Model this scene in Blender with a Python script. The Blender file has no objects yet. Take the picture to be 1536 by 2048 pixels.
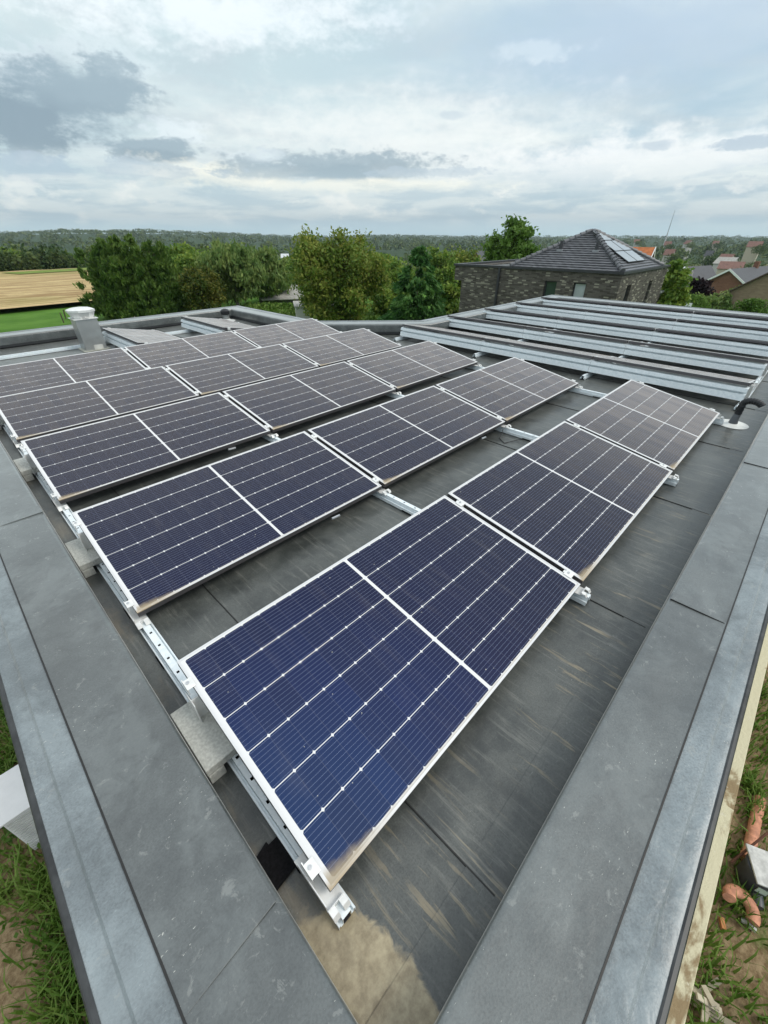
import bpy, math, random
import numpy as np
from mathutils import Matrix, Vector
R_ = math.radians
random.seed(7)
scene = bpy.context.scene
COL = scene.collection

# ------------------------------------------------------------------ camera
CR = np.array([[0.697, -0.717, -0.001], [-0.403, -0.390, -0.828], [0.593, 0.577, -0.561]])
q_, r_ = np.linalg.qr(CR.T); CR = (q_ * np.sign(np.diag(r_))).T
CC = np.array([-0.1563, -0.3702, 1.5772]); FPX = 822.06
cam_d = bpy.data.cameras.new('camera'); cam = bpy.data.objects.new('camera', cam_d); COL.objects.link(cam)
cam_d.sensor_fit = 'HORIZONTAL'; cam_d.sensor_width = 36; cam_d.lens = FPX / 1536 * 36
cam_d.clip_start = 0.05; cam_d.clip_end = 40000
cam.matrix_world = Matrix(((CR[0][0], -CR[1][0], -CR[2][0], CC[0]), (CR[0][1], -CR[1][1], -CR[2][1], CC[1]),
                           (CR[0][2], -CR[1][2], -CR[2][2], CC[2]), (0, 0, 0, 1)))
scene.camera = cam

def ray(px, py):
    d = CR.T @ np.array([(px - 768) / FPX, (py - 1024) / FPX, 1.0]); return d / np.linalg.norm(d)
def azel(px, py):
    d = ray(px, py); return math.atan2(d[1], d[0]), math.asin(d[2])
def hdir(px, py=480):
    d = ray(px, py)[:2]; return d / np.linalg.norm(d)
def at(px, dist, py=480):
    d = hdir(px, py); return CC[0] + d[0] * dist, CC[1] + d[1] * dist
def zat(px, py, dist):
    d = ray(px, py); return CC[2] + d[2] / math.hypot(d[0], d[1]) * dist
def onz(px, py, z):
    d = ray(px, py); t = (z - CC[2]) / d[2]; return CC + t * d

# ------------------------------------------------------------------ node helpers
def nd(t, typ, ins=None, **props):
    n = t.nodes.new(typ)
    for k, v in props.items(): setattr(n, k, v)
    for k, v in (ins or {}).items():
        s = n.inputs[k]
        if isinstance(v, bpy.types.NodeSocket): t.links.new(v, s)
        else: s.default_value = v
    return n
def M(t, op, a, b=0.0, c=0.0, clamp=False):
    n = nd(t, 'ShaderNodeMath', {0: a, 1: b, 2: c}, operation=op); n.use_clamp = clamp; return n.outputs[0]
def mix(t, f, a, b, mode='MIX'):
    n = nd(t, 'ShaderNodeMix', data_type='RGBA', blend_type=mode)
    for idx, v in ((0, f), (6, a), (7, b)):
        if isinstance(v, bpy.types.NodeSocket): t.links.new(v, n.inputs[idx])
        else: n.inputs[idx].default_value = v if idx == 0 or len(v) == 4 else (*v, 1)
    return n.outputs[2]
def ss(t, x, a, b, lo=0.0, hi=1.0):
    n = nd(t, 'ShaderNodeMapRange', {0: x, 1: a, 2: b, 3: lo, 4: hi}, interpolation_type='SMOOTHSTEP'); return n.outputs[0]
def noise(t, vec, scale, detail=4, rough=0.55, dist=0.0, col=False):
    n = nd(t, 'ShaderNodeTexNoise', {'Vector': vec, 'Scale': scale, 'Detail': detail, 'Roughness': rough, 'Distortion': dist})
    return n.outputs[1 if col else 0]
def mapv(t, vec, scale=(1, 1, 1), loc=(0, 0, 0), rot=(0, 0, 0)):
    return nd(t, 'ShaderNodeMapping', {0: vec, 1: loc, 2: rot, 3: scale}).outputs[0]
def sep(t, vec):
    return nd(t, 'ShaderNodeSeparateXYZ', {0: vec}).outputs
def comb(t, x, y, z=0.0):
    return nd(t, 'ShaderNodeCombineXYZ', {0: x, 1: y, 2: z}).outputs[0]
def newmat(name):
    m = bpy.data.materials.new(name); m.use_nodes = True
    t = m.node_tree; b = t.nodes['Principled BSDF']; return m, t, b
def setin(t, b, **kw):
    for k, v in kw.items():
        s = b.inputs[k.replace('_', ' ')]
        if isinstance(v, bpy.types.NodeSocket): t.links.new(v, s)
        else: s.default_value = (*v, 1) if isinstance(v, tuple) and len(v) == 3 and s.type == 'RGBA' else v
def bump(t, b, h, strength=0.3, dist=0.01):
    n = nd(t, 'ShaderNodeBump', {'Height': h, 'Strength': strength, 'Distance': dist}); t.links.new(n.outputs[0], b.inputs['Normal'])
def oc(t): return nd(t, 'ShaderNodeTexCoord').outputs['Object']

# ------------------------------------------------------------------ world
SUN_AZ, SUN_EL = R_(-58), R_(50)
world = bpy.data.worlds.new('World'); scene.world = world; world.use_nodes = True
t = world.node_tree; t.nodes.clear()
out = nd(t, 'ShaderNodeOutputWorld')
sky = nd(t, 'ShaderNodeTexSky', sky_type='NISHITA'); sky.sun_disc = False; sky.sun_elevation = SUN_EL
sky.sun_rotation = R_(90) - SUN_AZ; sky.air_density = 1.2; sky.dust_density = 2.0; sky.ozone_density = 1.5
gen = nd(t, 'ShaderNodeTexCoord').outputs['Generated']
sx, sy, sz = sep(t, gen)
az = M(t, 'ARCTAN2', sy, sx); el = M(t, 'ARCSINE', sz)
elc = M(t, 'MAXIMUM', sz, 0.0)
den = M(t, 'ADD', elc, 0.055)
P = comb(t, M(t, 'DIVIDE', sx, den), M(t, 'DIVIDE', sy, den), 0.0)
n1 = noise(t, P, 0.55, 8, 0.58, 0.4)
n2 = noise(t, mapv(t, P, (1, 1, 1), (7, 3, 1)), 1.7, 7, 0.6, 0.2)
n3 = noise(t, mapv(t, gen, (1, 1, 2.2)), 13.0, 6, 0.62)
n4 = noise(t, mapv(t, gen, (1, 1, 2.2), (3, 1, 4)), 32.0, 6, 0.65)
n5 = noise(t, mapv(t, gen, (1, 1, 7), (1, 2, 3)), 6.0, 7, 0.6, 0.3)
n6 = noise(t, mapv(t, gen, (1, 1, 1.8), (3, 1, 4)), 80.0, 5, 0.65)
wob = M(t, 'ADD', M(t, 'MULTIPLY', M(t, 'SUBTRACT', n3, 0.5), 4.2), M(t, 'MULTIPLY', M(t, 'SUBTRACT', n4, 0.5), 3.2))
wob = M(t, 'ADD', wob, M(t, 'MULTIPLY', M(t, 'SUBTRACT', n6, 0.5), 1.2))
# even overcast veil, a little bluer on the right-hand side of the view and overhead
cl = mix(t, ss(t, az, R_(20), R_(62)), (0.34, 0.455, 0.53), (0.44, 0.545, 0.575))
cl = mix(t, ss(t, n1, 0.36, 0.68), cl, (0.62, 0.675, 0.67))
cl = mix(t, M(t, 'MULTIPLY', ss(t, n2, 0.42, 0.70), 0.55), cl, (0.41, 0.48, 0.52))
def blob(col, px, py, wx, wy, amt=1.0, rag=0.9, soft=0.35, c=None):
    global cl
    a0, e0 = azel(px, py); a1, _ = azel(px + wx, py); _, e1 = azel(px, py - wy)
    sa, se = abs(a1 - a0), abs(e1 - e0)
    dx = M(t, 'DIVIDE', M(t, 'SUBTRACT', az, a0), sa); dy = M(t, 'DIVIDE', M(t, 'SUBTRACT', el, e0), se)
    d = M(t, 'SQRT', M(t, 'ADD', M(t, 'MULTIPLY', dx, dx), M(t, 'MULTIPLY', dy, dy)))
    v = M(t, 'ADD', M(t, 'SUBTRACT', 1.0, d), M(t, 'MULTIPLY', wob, rag * 0.8))
    m = M(t, 'MULTIPLY', ss(t, v, -soft, soft), amt)
    cl = mix(t, m, cl, col)
W1 = (0.74, 0.77, 0.74); W2 = (0.66, 0.73, 0.76); G1 = (0.20, 0.27, 0.32); G2 = (0.26, 0.34, 0.39); G3 = (0.34, 0.43, 0.51)
blob((0.80, 0.84, 0.86), 380, 20, 300, 60, 0.6, 0.9, 0.8)
blob((0.36, 0.46, 0.57), 1290, 60, 420, 110, 0.7, 0.35, 0.9)
blob((0.74, 0.76, 0.74), 830, 330, 330, 110, 0.7, 0.6, 0.8)
blob((0.80, 0.81, 0.80), 1290, 330, 420, 55, 0.7, 0.6, 0.6)
blob(W2, 1070, 100, 80, 18, 0.35, 1.0, 0.6)
blob(W2, 40, 150, 110, 55, 0.8, 0.8, 0.3); blob(W2, 210, 120, 110, 60, 0.4, 0.8, 0.4)
blob(G2, 115, 195, 165, 68, 1.0, 0.65, 0.6); blob(G1, 40, 245, 95, 62, 1.0, 0.6, 0.4); blob(G1, 120, 205, 110, 30, 0.5, 0.7, 0.7); blob(G2, 170, 170, 90, 40, 0.8, 0.8, 0.5); blob(G2, 225, 150, 60, 50, 0.8, 0.9, 0.4)

blob(W2, 345, 268, 58, 30, 0.6, 1.0, 0.4); blob(G2, 318, 302, 88, 28, 0.95, 0.5, 0.25); blob(G1, 318, 312, 70, 12, 0.6, 0.5, 0.4)
blob((0.90, 0.86, 0.72), 440, 350, 120, 30, 0.9, 0.8, 0.5)
blob(W2, 510, 318, 80, 20, 0.5, 1.1, 0.4)
blob(G2, 640, 335, 210, 32, 0.9, 0.7, 0.35); blob(G1, 700, 345, 130, 18, 0.5, 0.7, 0.5); blob(W2, 535, 315, 40, 14, 0.5, 1.2, 0.3)
blob((0.95, 0.90, 0.74), 720, 372, 240, 12, 0.8, 0.6, 0.5)
blob(G3, 90, 335, 130, 22, 0.8, 1.0, 0.3); blob(G3, 290, 340, 140, 18, 0.6, 1.0, 0.3)
blob(G3, 1490, 288, 70, 12, 0.8, 0.9, 0.3); blob(G3, 1310, 292, 30, 9, 0.6, 0.9, 0.4); blob(G3, 900, 230, 26, 9, 0.4, 0.9, 0.4)
blob(G3, 870, 345, 110, 9, 0.6, 1.0, 0.3); blob(W1, 1500, 355, 60, 22, 0.8, 1.0, 0.2); blob(G3, 1500, 375, 90, 20, 0.7, 1.0, 0.3)
blob(G3, 1330, 372, 90, 12, 0.5, 1.0, 0.3); blob(W1, 1270, 400, 70, 16, 0.6, 1.0, 0.3)
# flat streets of small cumulus close to the horizon
low = ss(t, el, R_(7.0), R_(2.5))
hz = mix(t, ss(t, n5, 0.42, 0.58), (0.37, 0.48, 0.53), (0.60, 0.66, 0.65))
hz = mix(t, M(t, 'MULTIPLY', ss(t, n3, 0.54, 0.68), 0.7), hz, (0.84, 0.84, 0.78))
cl = mix(t, M(t, 'MULTIPLY', low, 0.8), cl, hz)
cl = mix(t, ss(t, el, R_(1.6), R_(0.1), 0, 0.8), cl, (0.50, 0.68, 0.72))
# the cloud deck overhead and behind the camera
cl = mix(t, ss(t, el, R_(17), R_(45)), cl, mix(t, ss(t, n1, 0.35, 0.65), (0.54, 0.61, 0.68), (0.86, 0.89, 0.88)))
clv = nd(t, 'ShaderNodeVectorMath', {0: cl, 'Scale': 10.0}, operation='SCALE').outputs[0]
full = mix(t, 0.96, sky.outputs[0], clv)
bg = nd(t, 'ShaderNodeBackground', {'Color': full, 'Strength': 0.1})
t.links.new(bg.outputs[0], out.inputs[0])

sun_d = bpy.data.lights.new('sun', 'SUN'); sun_d.energy = 1.1; sun_d.angle = R_(22); sun_d.color = (1, 0.95, 0.87)
sun = bpy.data.objects.new('sun', sun_d); COL.objects.link(sun)
sv = Vector((math.cos(SUN_EL) * math.cos(SUN_AZ), math.cos(SUN_EL) * math.sin(SUN_AZ), math.sin(SUN_EL)))
sun.rotation_euler = sv.to_track_quat('Z', 'Y').to_euler(); sun.location = (0, 0, 30)
vs = scene.view_settings; scene.display_settings.display_device = 'sRGB'
vs.view_transform = 'Standard'; vs.look = 'None'; vs.gamma = 1; vs.exposure = 0.57; vs.use_curve_mapping = False
try:
    scene.cycles.max_bounces = 6; scene.cycles.diffuse_bounces = 3; scene.cycles.volume_bounces = 0
    scene.cycles.transparent_max_bounces = 6
except Exception: pass

# ------------------------------------------------------------------ mesh helpers
class MB:
    def __init__(s): s.v = []; s.f = []; s.mi = []
    def add(s, vs_, fs, mi=0, mat=None):
        b = len(s.v)
        for p in vs_:
            p = Vector(p)
            s.v.append(tuple(mat @ p) if mat is not None else tuple(p))
        for f in fs: s.f.append([b + i for i in f]); s.mi.append(mi)
        return s
    def box(s, x0, x1, y0, y1, z0, z1, mi=0, mat=None):
        return s.add([(x0, y0, z0), (x1, y0, z0), (x1, y1, z0), (x0, y1, z0), (x0, y0, z1), (x1, y0, z1), (x1, y1, z1), (x0, y1, z1)],
                     [(0, 3, 2, 1), (4, 5, 6, 7), (0, 1, 5, 4), (1, 2, 6, 5), (2, 3, 7, 6), (3, 0, 4, 7)], mi, mat)
    def prism(s, poly, z0, z1, mi=0, mat=None):
        n = len(poly)
        return s.add([(x, y, z0) for x, y in poly] + [(x, y, z1) for x, y in poly],
                     [tuple(range(n - 1, -1, -1)), tuple(range(n, 2 * n))] + [(i, (i + 1) % n, n + (i + 1) % n, n + i) for i in range(n)], mi, mat)
    def extr(s, prof, a, b, axis='y', mi=0, closed=True, mat=None):
        # profile of (across, z) pairs pulled along an axis from a to b
        P_ = lambda p, q: (p[0], q, p[1]) if axis == 'y' else (q, p[0], p[1])
        n = len(prof); vs_ = [P_(p, a) for p in prof] + [P_(p, b) for p in prof]
        fs = [(i, (i + 1) % n, n + (i + 1) % n, n + i) for i in range(n if closed else n - 1)]
        if closed: fs += [tuple(range(n - 1, -1, -1)), tuple(range(n, 2 * n))]
        return s.add(vs_, fs, mi, mat)
    def tube(s, pts, rad, n=10, mi=0, caps=True):
        pts = [Vector(p) for p in pts]; rr = rad if isinstance(rad, (list, tuple)) else [rad] * len(pts)
        vs_ = []; up = None
        for i, p in enumerate(pts):
            d = (pts[min(i + 1, len(pts) - 1)] - pts[max(i - 1, 0)]).normalized()
            if up is None: up = d.orthogonal().normalized()
            up = (up - d * up.dot(d)); up = up.normalized() if up.length > 1e-6 else d.orthogonal().normalized()
            w = d.cross(up)
            for k in range(n):
                a = 2 * math.pi * k / n; vs_.append(p + (up * math.cos(a) + w * math.sin(a)) * rr[i])
        fs = []
        for i in range(len(pts) - 1):
            for k in range(n): fs.append((i * n + k, i * n + (k + 1) % n, (i + 1) * n + (k + 1) % n, (i + 1) * n + k))
        if caps: fs += [tuple(range(n - 1, -1, -1)), tuple((len(pts) - 1) * n + k for k in range(n))]
        return s.add(vs_, fs, mi)
    def lathe(s, prof, c=(0, 0, 0), n=24, mi=0, rot=0.0):
        vs_ = [(c[0] + r * math.cos(2 * math.pi * k / n + rot), c[1] + r * math.sin(2 * math.pi * k / n + rot), c[2] + z) for r, z in prof for k in range(n)]
        fs = [(i * n + k, i * n + (k + 1) % n, (i + 1) * n + (k + 1) % n, (i + 1) * n + k) for i in range(len(prof) - 1) for k in range(n)]
        fs += [tuple(range(n - 1, -1, -1)), tuple((len(prof) - 1) * n + k for k in range(n))]
        return s.add(vs_, fs, mi)
    def build(s, name, mats, parent=None, smooth=False, bevel=0.0):
        me = bpy.data.meshes.new(name); me.from_pydata(s.v, [], s.f)
        for m in (mats if isinstance(mats, (list, tuple)) else [mats]): me.materials.append(m)
        if any(s.mi): me.polygons.foreach_set('material_index', s.mi)
        me.validate(); me.update()
        if smooth: me.polygons.foreach_set('use_smooth', [True] * len(me.polygons))
        o = bpy.data.objects.new(name, me); COL.objects.link(o)
        if parent: o.parent = parent
        if bevel:
            b = o.modifiers.new('bevel', 'BEVEL'); b.width = bevel; b.segments = 2; b.limit_method = 'ANGLE'; b.angle_limit = R_(40)
        if smooth and hasattr(me, 'set_sharp_from_angle'): me.set_sharp_from_angle(angle=R_(40))
        return o
def tag(o, label=None, cat=None, group=None, kind=None):
    if label: o['label'] = label
    if cat: o['category'] = cat
    if group: o['group'] = group
    if kind: o['kind'] = kind
    return o
def empty(name, loc=(0, 0, 0), rot=(0, 0, 0), label=None, cat=None, group=None):
    o = bpy.data.objects.new(name, None); COL.objects.link(o); o.location = loc; o.rotation_euler = rot; o.empty_display_size = 0.2
    return tag(o, label, cat, group)
def dup(root, loc, rot, label, group=None):
    r = root.copy(); COL.objects.link(r); r.location = loc; r.rotation_euler = rot; r['label'] = label
    if group: r['group'] = group
    for ch in list(root.children):
        c = ch.copy(); COL.objects.link(c); c.parent = r
        for g in ch.children:
            d = g.copy(); COL.objects.link(d); d.parent = c
    return r
def quads_mesh(name, V, mat, parent=None, nv=4):
    n = len(V) // nv; me = bpy.data.meshes.new(name)
    me.vertices.add(len(V)); me.vertices.foreach_set('co', np.ascontiguousarray(V, dtype=np.float32).ravel())
    me.loops.add(n * nv); me.loops.foreach_set('vertex_index', np.arange(n * nv, dtype=np.int32))
    me.polygons.add(n); me.polygons.foreach_set('loop_start', np.arange(0, n * nv, nv, dtype=np.int32))
    try: me.polygons.foreach_set('loop_total', np.full(n, nv, dtype=np.int32))
    except Exception: pass
    me.materials.append(mat); me.update(calc_edges=True)
    o = bpy.data.objects.new(name, me); COL.objects.link(o)
    if parent: o.parent = parent
    return o

# ------------------------------------------------------------------ terrain height
def sst(x, a, b):
    u = min(1, max(0, (x - a) / (b - a))); return u * u * (3 - 2 * u)
def H(x, y):
    r = math.hypot(x, y); a = math.degrees(math.atan2(y, x))
    dx = 0.10 * max(0, x - 34) - 0.10 * max(0, x - 190) if x > 34 else 0
    dy = 0.11 * (max(0, y - 132) - max(0, y - 330))
    z = -4.7 - min(22.0, dx + dy)
    if x > 8 and y > 8: z -= 0.9 * sst(r, 60, 120)
    left = sst(a, 48, 72)
    z += (30 * left * (1 - .5 * sst(a, 77, 86)) + 5 * (1 - left) + 7 * sst(a, 36, 44) * (1 - sst(a, 44, 52))) * sst(r, 500, 2000) * (1 - 0.35 * sst(r, 3500, 7000))
    z -= 45 * sst(r, 4300, 7000)
    z += 1.6 * math.sin(x * 0.0043 + 1) * math.cos(y * 0.0051) * sst(r, 300, 900)
    return z

# ------------------------------------------------------------------ materials
def membrane(name, c0, c1, dirt=0.0, streak=None, rough=0.5, spec=0.5, specks=0.0, dust=(0.30, 0.25, 0.16), worn=0.35, sheen=0.30, coat=0.25):
    m, t, b = newmat(name); o = oc(t)
    big = noise(t, o, 1.3, 5, 0.6); mid = noise(t, mapv(t, o, (1, 1, 1), (3, 1, 0)), 7, 6, 0.65, 0.3); fine = noise(t, o, 160, 3, 0.7)
    c = mix(t, ss(t, mid, 0.3, 0.72), c0, c1)
    c = mix(t, M(t, 'MULTIPLY', ss(t, big, 0.42, 0.7), worn), c, tuple(min(1, v * 1.7) for v in c1))
    c = mix(t, M(t, 'MULTIPLY', ss(t, fine, 0.35, 0.75), 0.45), c, tuple(v * 0.45 for v in c0))
    if name.startswith('upstand_m') or name.startswith('edge'):
        pn = noise(t, o, 3.4, 7, 0.68, 0.3); c = mix(t, M(t, 'MULTIPLY', ss(t, pn, 0.46, 0.64), 0.38), c, tuple(min(1, v * 1.9) for v in c1)); dn = noise(t, mapv(t, o, (1, 1, 1), (4, 4, 2)), 5.5, 6, 0.7, 0.6); c = mix(t, M(t, 'MULTIPLY', ss(t, dn, 0.56, 0.70), 0.5), c, tuple(v * 0.6 for v in c0))
        ru = noise(t, mapv(t, o, (1, 1, 1), (1, 8, 3)), 19, 5, 0.7, 0.5); c = mix(t, M(t, 'MULTIPLY', ss(t, ru, 0.60, 0.68), 0.35), c, (0.30, 0.31, 0.29))
    scr = noise(t, mapv(t, o, (9, 60, 9), (0, 0, 0), (0, 0, 0.9)), 4, 4, 0.7, 0.5)
    c = mix(t, M(t, 'MULTIPLY', ss(t, scr, 0.60, 0.74), 0.35), c, tuple(min(1, v * 2.4) for v in c1))
    if specks:
        sp = M(t, 'MULTIPLY', ss(t, noise(t, mapv(t, o, (1, 3.2, 1), (5, 5, 5), (0, 0, 0.6)), 62, 4, 0.65), 0.665, 0.70), ss(t, noise(t, o, 2.6, 4, 0.6), 0.50, 0.62))
        c = mix(t, M(t, 'MULTIPLY', sp, specks), c, (0.62, 0.62, 0.56))
    if streak:
        sc = (2.6, 26, 1) if streak == 'x' else (26, 2.6, 1)
        st = noise(t, mapv(t, o, sc), 1.25, 6, 0.62, 0.5); br = noise(t, mapv(t, o, (1, 1, 1), (9, 2, 0)), 1.7, 4, 0.6)
        x, y, z = sep(t, o)
        edge = ss(t, y, 0.25, -0.25, 0.0, 1.0)
        mask = M(t, 'MULTIPLY', ss(t, st, 0.57, 0.66), ss(t, br, 0.42, 0.58))
        mask = M(t, 'MULTIPLY', mask, M(t, 'ADD', 0.16, M(t, 'MULTIPLY', edge, 0.9)))
        c = mix(t, M(t, 'MULTIPLY', mask, dirt * 0.62), c, dust)
        # pale water stains in fine lines across the laps
        st2 = noise(t, mapv(t, o, (34, 3.0, 1), (2, 5, 0)), 1.0, 5, 0.7, 0.4)
        c = mix(t, M(t, 'MULTIPLY', ss(t, st2, 0.52, 0.70), 0.30), c, (0.28, 0.28, 0.25))
        # puddle of dried mud in the near roof corner
        wv = M(t, 'MULTIPLY', M(t, 'SUBTRACT', noise(t, o, 11, 5, 0.6, 0.6), 0.5), 0.22)
        dx = M(t, 'DIVIDE', M(t, 'ADD', x, 0.075), 0.15); dy = M(t, 'DIVIDE', M(t, 'ADD', y, 0.225), 0.27)
        d = M(t, 'SQRT', M(t, 'ADD', M(t, 'MULTIPLY', dx, dx), M(t, 'MULTIPLY', dy, dy)))
        pm = ss(t, M(t, 'ADD', d, M(t, 'MULTIPLY', wv, 3.4)), 1.04, 0.90)
        mud = mix(t, ss(t, noise(t, o, 26, 6, 0.65), 0.3, 0.7), (0.24, 0.19, 0.11), (0.46, 0.39, 0.25))
        c = mix(t, M(t, 'MULTIPLY', pm, 0.93), c, mud)
        # thinner mud film along the foot of the left-hand upstand
        fm = M(t, 'MULTIPLY', ss(t, x, 0.05, -0.10), ss(t, noise(t, mapv(t, o, (3, 1, 1)), 2.4, 5, 0.65), 0.46, 0.66))
        fm = M(t, 'MULTIPLY', fm, ss(t, x, -0.3, -0.2)); c = mix(t, M(t, 'MULTIPLY', fm, 0.45), c, (0.20, 0.16, 0.10))
    setin(t, b, Base_Color=c, Roughness=ss(t, mid, 0.2, 0.8, rough - 0.10, rough + 0.12), Specular_IOR_Level=spec, Sheen_Weight=sheen, Coat_Weight=coat, Coat_Roughness=0.20, Sheen_Roughness=0.28, Sheen_Tint=(1.0, 0.97, 0.90))
    hgt = M(t, 'ADD', M(t, 'MULTIPLY', fine, 0.12), M(t, 'ADD', M(t, 'MULTIPLY', noise(t, o, 24, 4, 0.6), 0.35), M(t, 'MULTIPLY', noise(t, o, 3.2, 3, 0.5, 0.5), 1.8)))
    if name.startswith('edge'): hgt = M(t, 'ADD', hgt, M(t, 'MULTIPLY', noise(t, o, 7, 4, 0.55, 0.5), 2.4))
    bump(t, b, hgt, 0.75 if name.startswith('edge') else 0.6, 0.008)
    return m
def plain(name, col, rough=0.5, metal=0.0, spec=0.5, var=0.12, vscale=8.0, bmp=0.0, coat=0.0):
    m, t, b = newmat(name); o = oc(t)
    n = noise(t, o, vscale, 5, 0.6)
    c = mix(t, ss(t, n, 0.3, 0.7), tuple(v * (1 - var) for v in col), tuple(min(1, v * (1 + var)) for v in col))
    setin(t, b, Base_Color=c, Roughness=ss(t, n, 0.2, 0.8, max(0.02, rough - 0.06), min(1, rough + 0.08)), Metallic=metal, Specular_IOR_Level=spec, Coat_Weight=coat)
    if bmp: bump(t, b, noise(t, o, vscale * 6, 4, 0.65), bmp, 0.01)
    return m

MEM = membrane('roof_membrane', (0.040, 0.045, 0.043), (0.098, 0.105, 0.098), 1.0, 'y', 0.42, 0.55, 0.35)
CAP = membrane('upstand_membrane', (0.050, 0.057, 0.056), (0.092, 0.103, 0.101), 0.0, None, 0.42, 0.8, 1.0, worn=0.45, sheen=1.0, coat=0.9)
EDGE = membrane('edge_strip_membrane', (0.098, 0.117, 0.124), (0.165, 0.192, 0.202), 0.0, None, 0.40, 0.7, 0.8, worn=0.8, sheen=0.8, coat=0.6)
UPS = membrane('upstand_face_shaded', (0.020, 0.022, 0.024), (0.036, 0.039, 0.042), 0.0, None, 0.55, 0.4, 0.1)  # same membrane painted darker, shade of the upright faces put into its colour
SEAM = plain('seam_mastic', (0.022, 0.022, 0.021), 0.5, 0, 0.4)
TRIM = plain('edge_trim_dark', (0.045, 0.047, 0.048), 0.45, 0.3, 0.5, 0.4, 14)
ALU = plain('mill_aluminium', (0.60, 0.61, 0.62), 0.30, 0.85, 0.5, 0.10, 20)
BRK = plain('bright_aluminium', (0.80, 0.80, 0.78), 0.42, 0.25, 0.6, 0.07, 25)
def galv_mat():
    m, t, b = newmat('galvanised_steel'); o = oc(t)
    sp = nd(t, 'ShaderNodeTexVoronoi', {'Vector': o, 'Scale': 45.0}).outputs['Color']
    g = nd(t, 'ShaderNodeSeparateColor', {0: sp}).outputs[0]
    n = noise(t, o, 2.6, 5, 0.62)
    c = mix(t, g, (0.76, 0.83, 0.86), (0.86, 0.91, 0.93)); c = mix(t, M(t, 'MULTIPLY', ss(t, n, 0.6, 0.76), 0.45), c, (0.50, 0.56, 0.58))
    setin(t, b, Base_Color=c, Metallic=0.12, Roughness=ss(t, n, 0.2, 0.8, 0.34, 0.5)); return m
GALV = galv_mat()
def frame_mat():
    m, t, b = newmat('panel_frame_anodised'); o = oc(t); x, y, z = sep(t, o)
    r = nd(t, 'ShaderNodeObjectInfo').outputs['Random']
    k = M(t, 'ADD', M(t, 'MULTIPLY', ss(t, x, 0.34, 0.0), ss(t, y, 0.035, 0.0)), 0)
    n = noise(t, o, 30, 5, 0.65)
    k = M(t, 'MULTIPLY', k, ss(t, M(t, 'ADD', n, M(t, 'MULTIPLY', r, 0.2)), 0.35, 0.6)); k = M(t, 'MULTIPLY', k, ss(t, z, -0.008, -0.002))
    c = mix(t, ss(t, z, -0.0030, -0.0010), (0.085, 0.08, 0.085), (0.70, 0.70, 0.70)); c = mix(t, k, c, (0.42, 0.33, 0.21))  # side faces painted dark for the roof they would reflect; lip stays silver
    setin(t, b, Base_Color=c, Metallic=M(t, 'MULTIPLY', M(t, 'SUBTRACT', 1.0, k), 0.35), Roughness=0.42); return m
FRAME = frame_mat()
PL, PW = 1.755, 0.951
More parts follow.
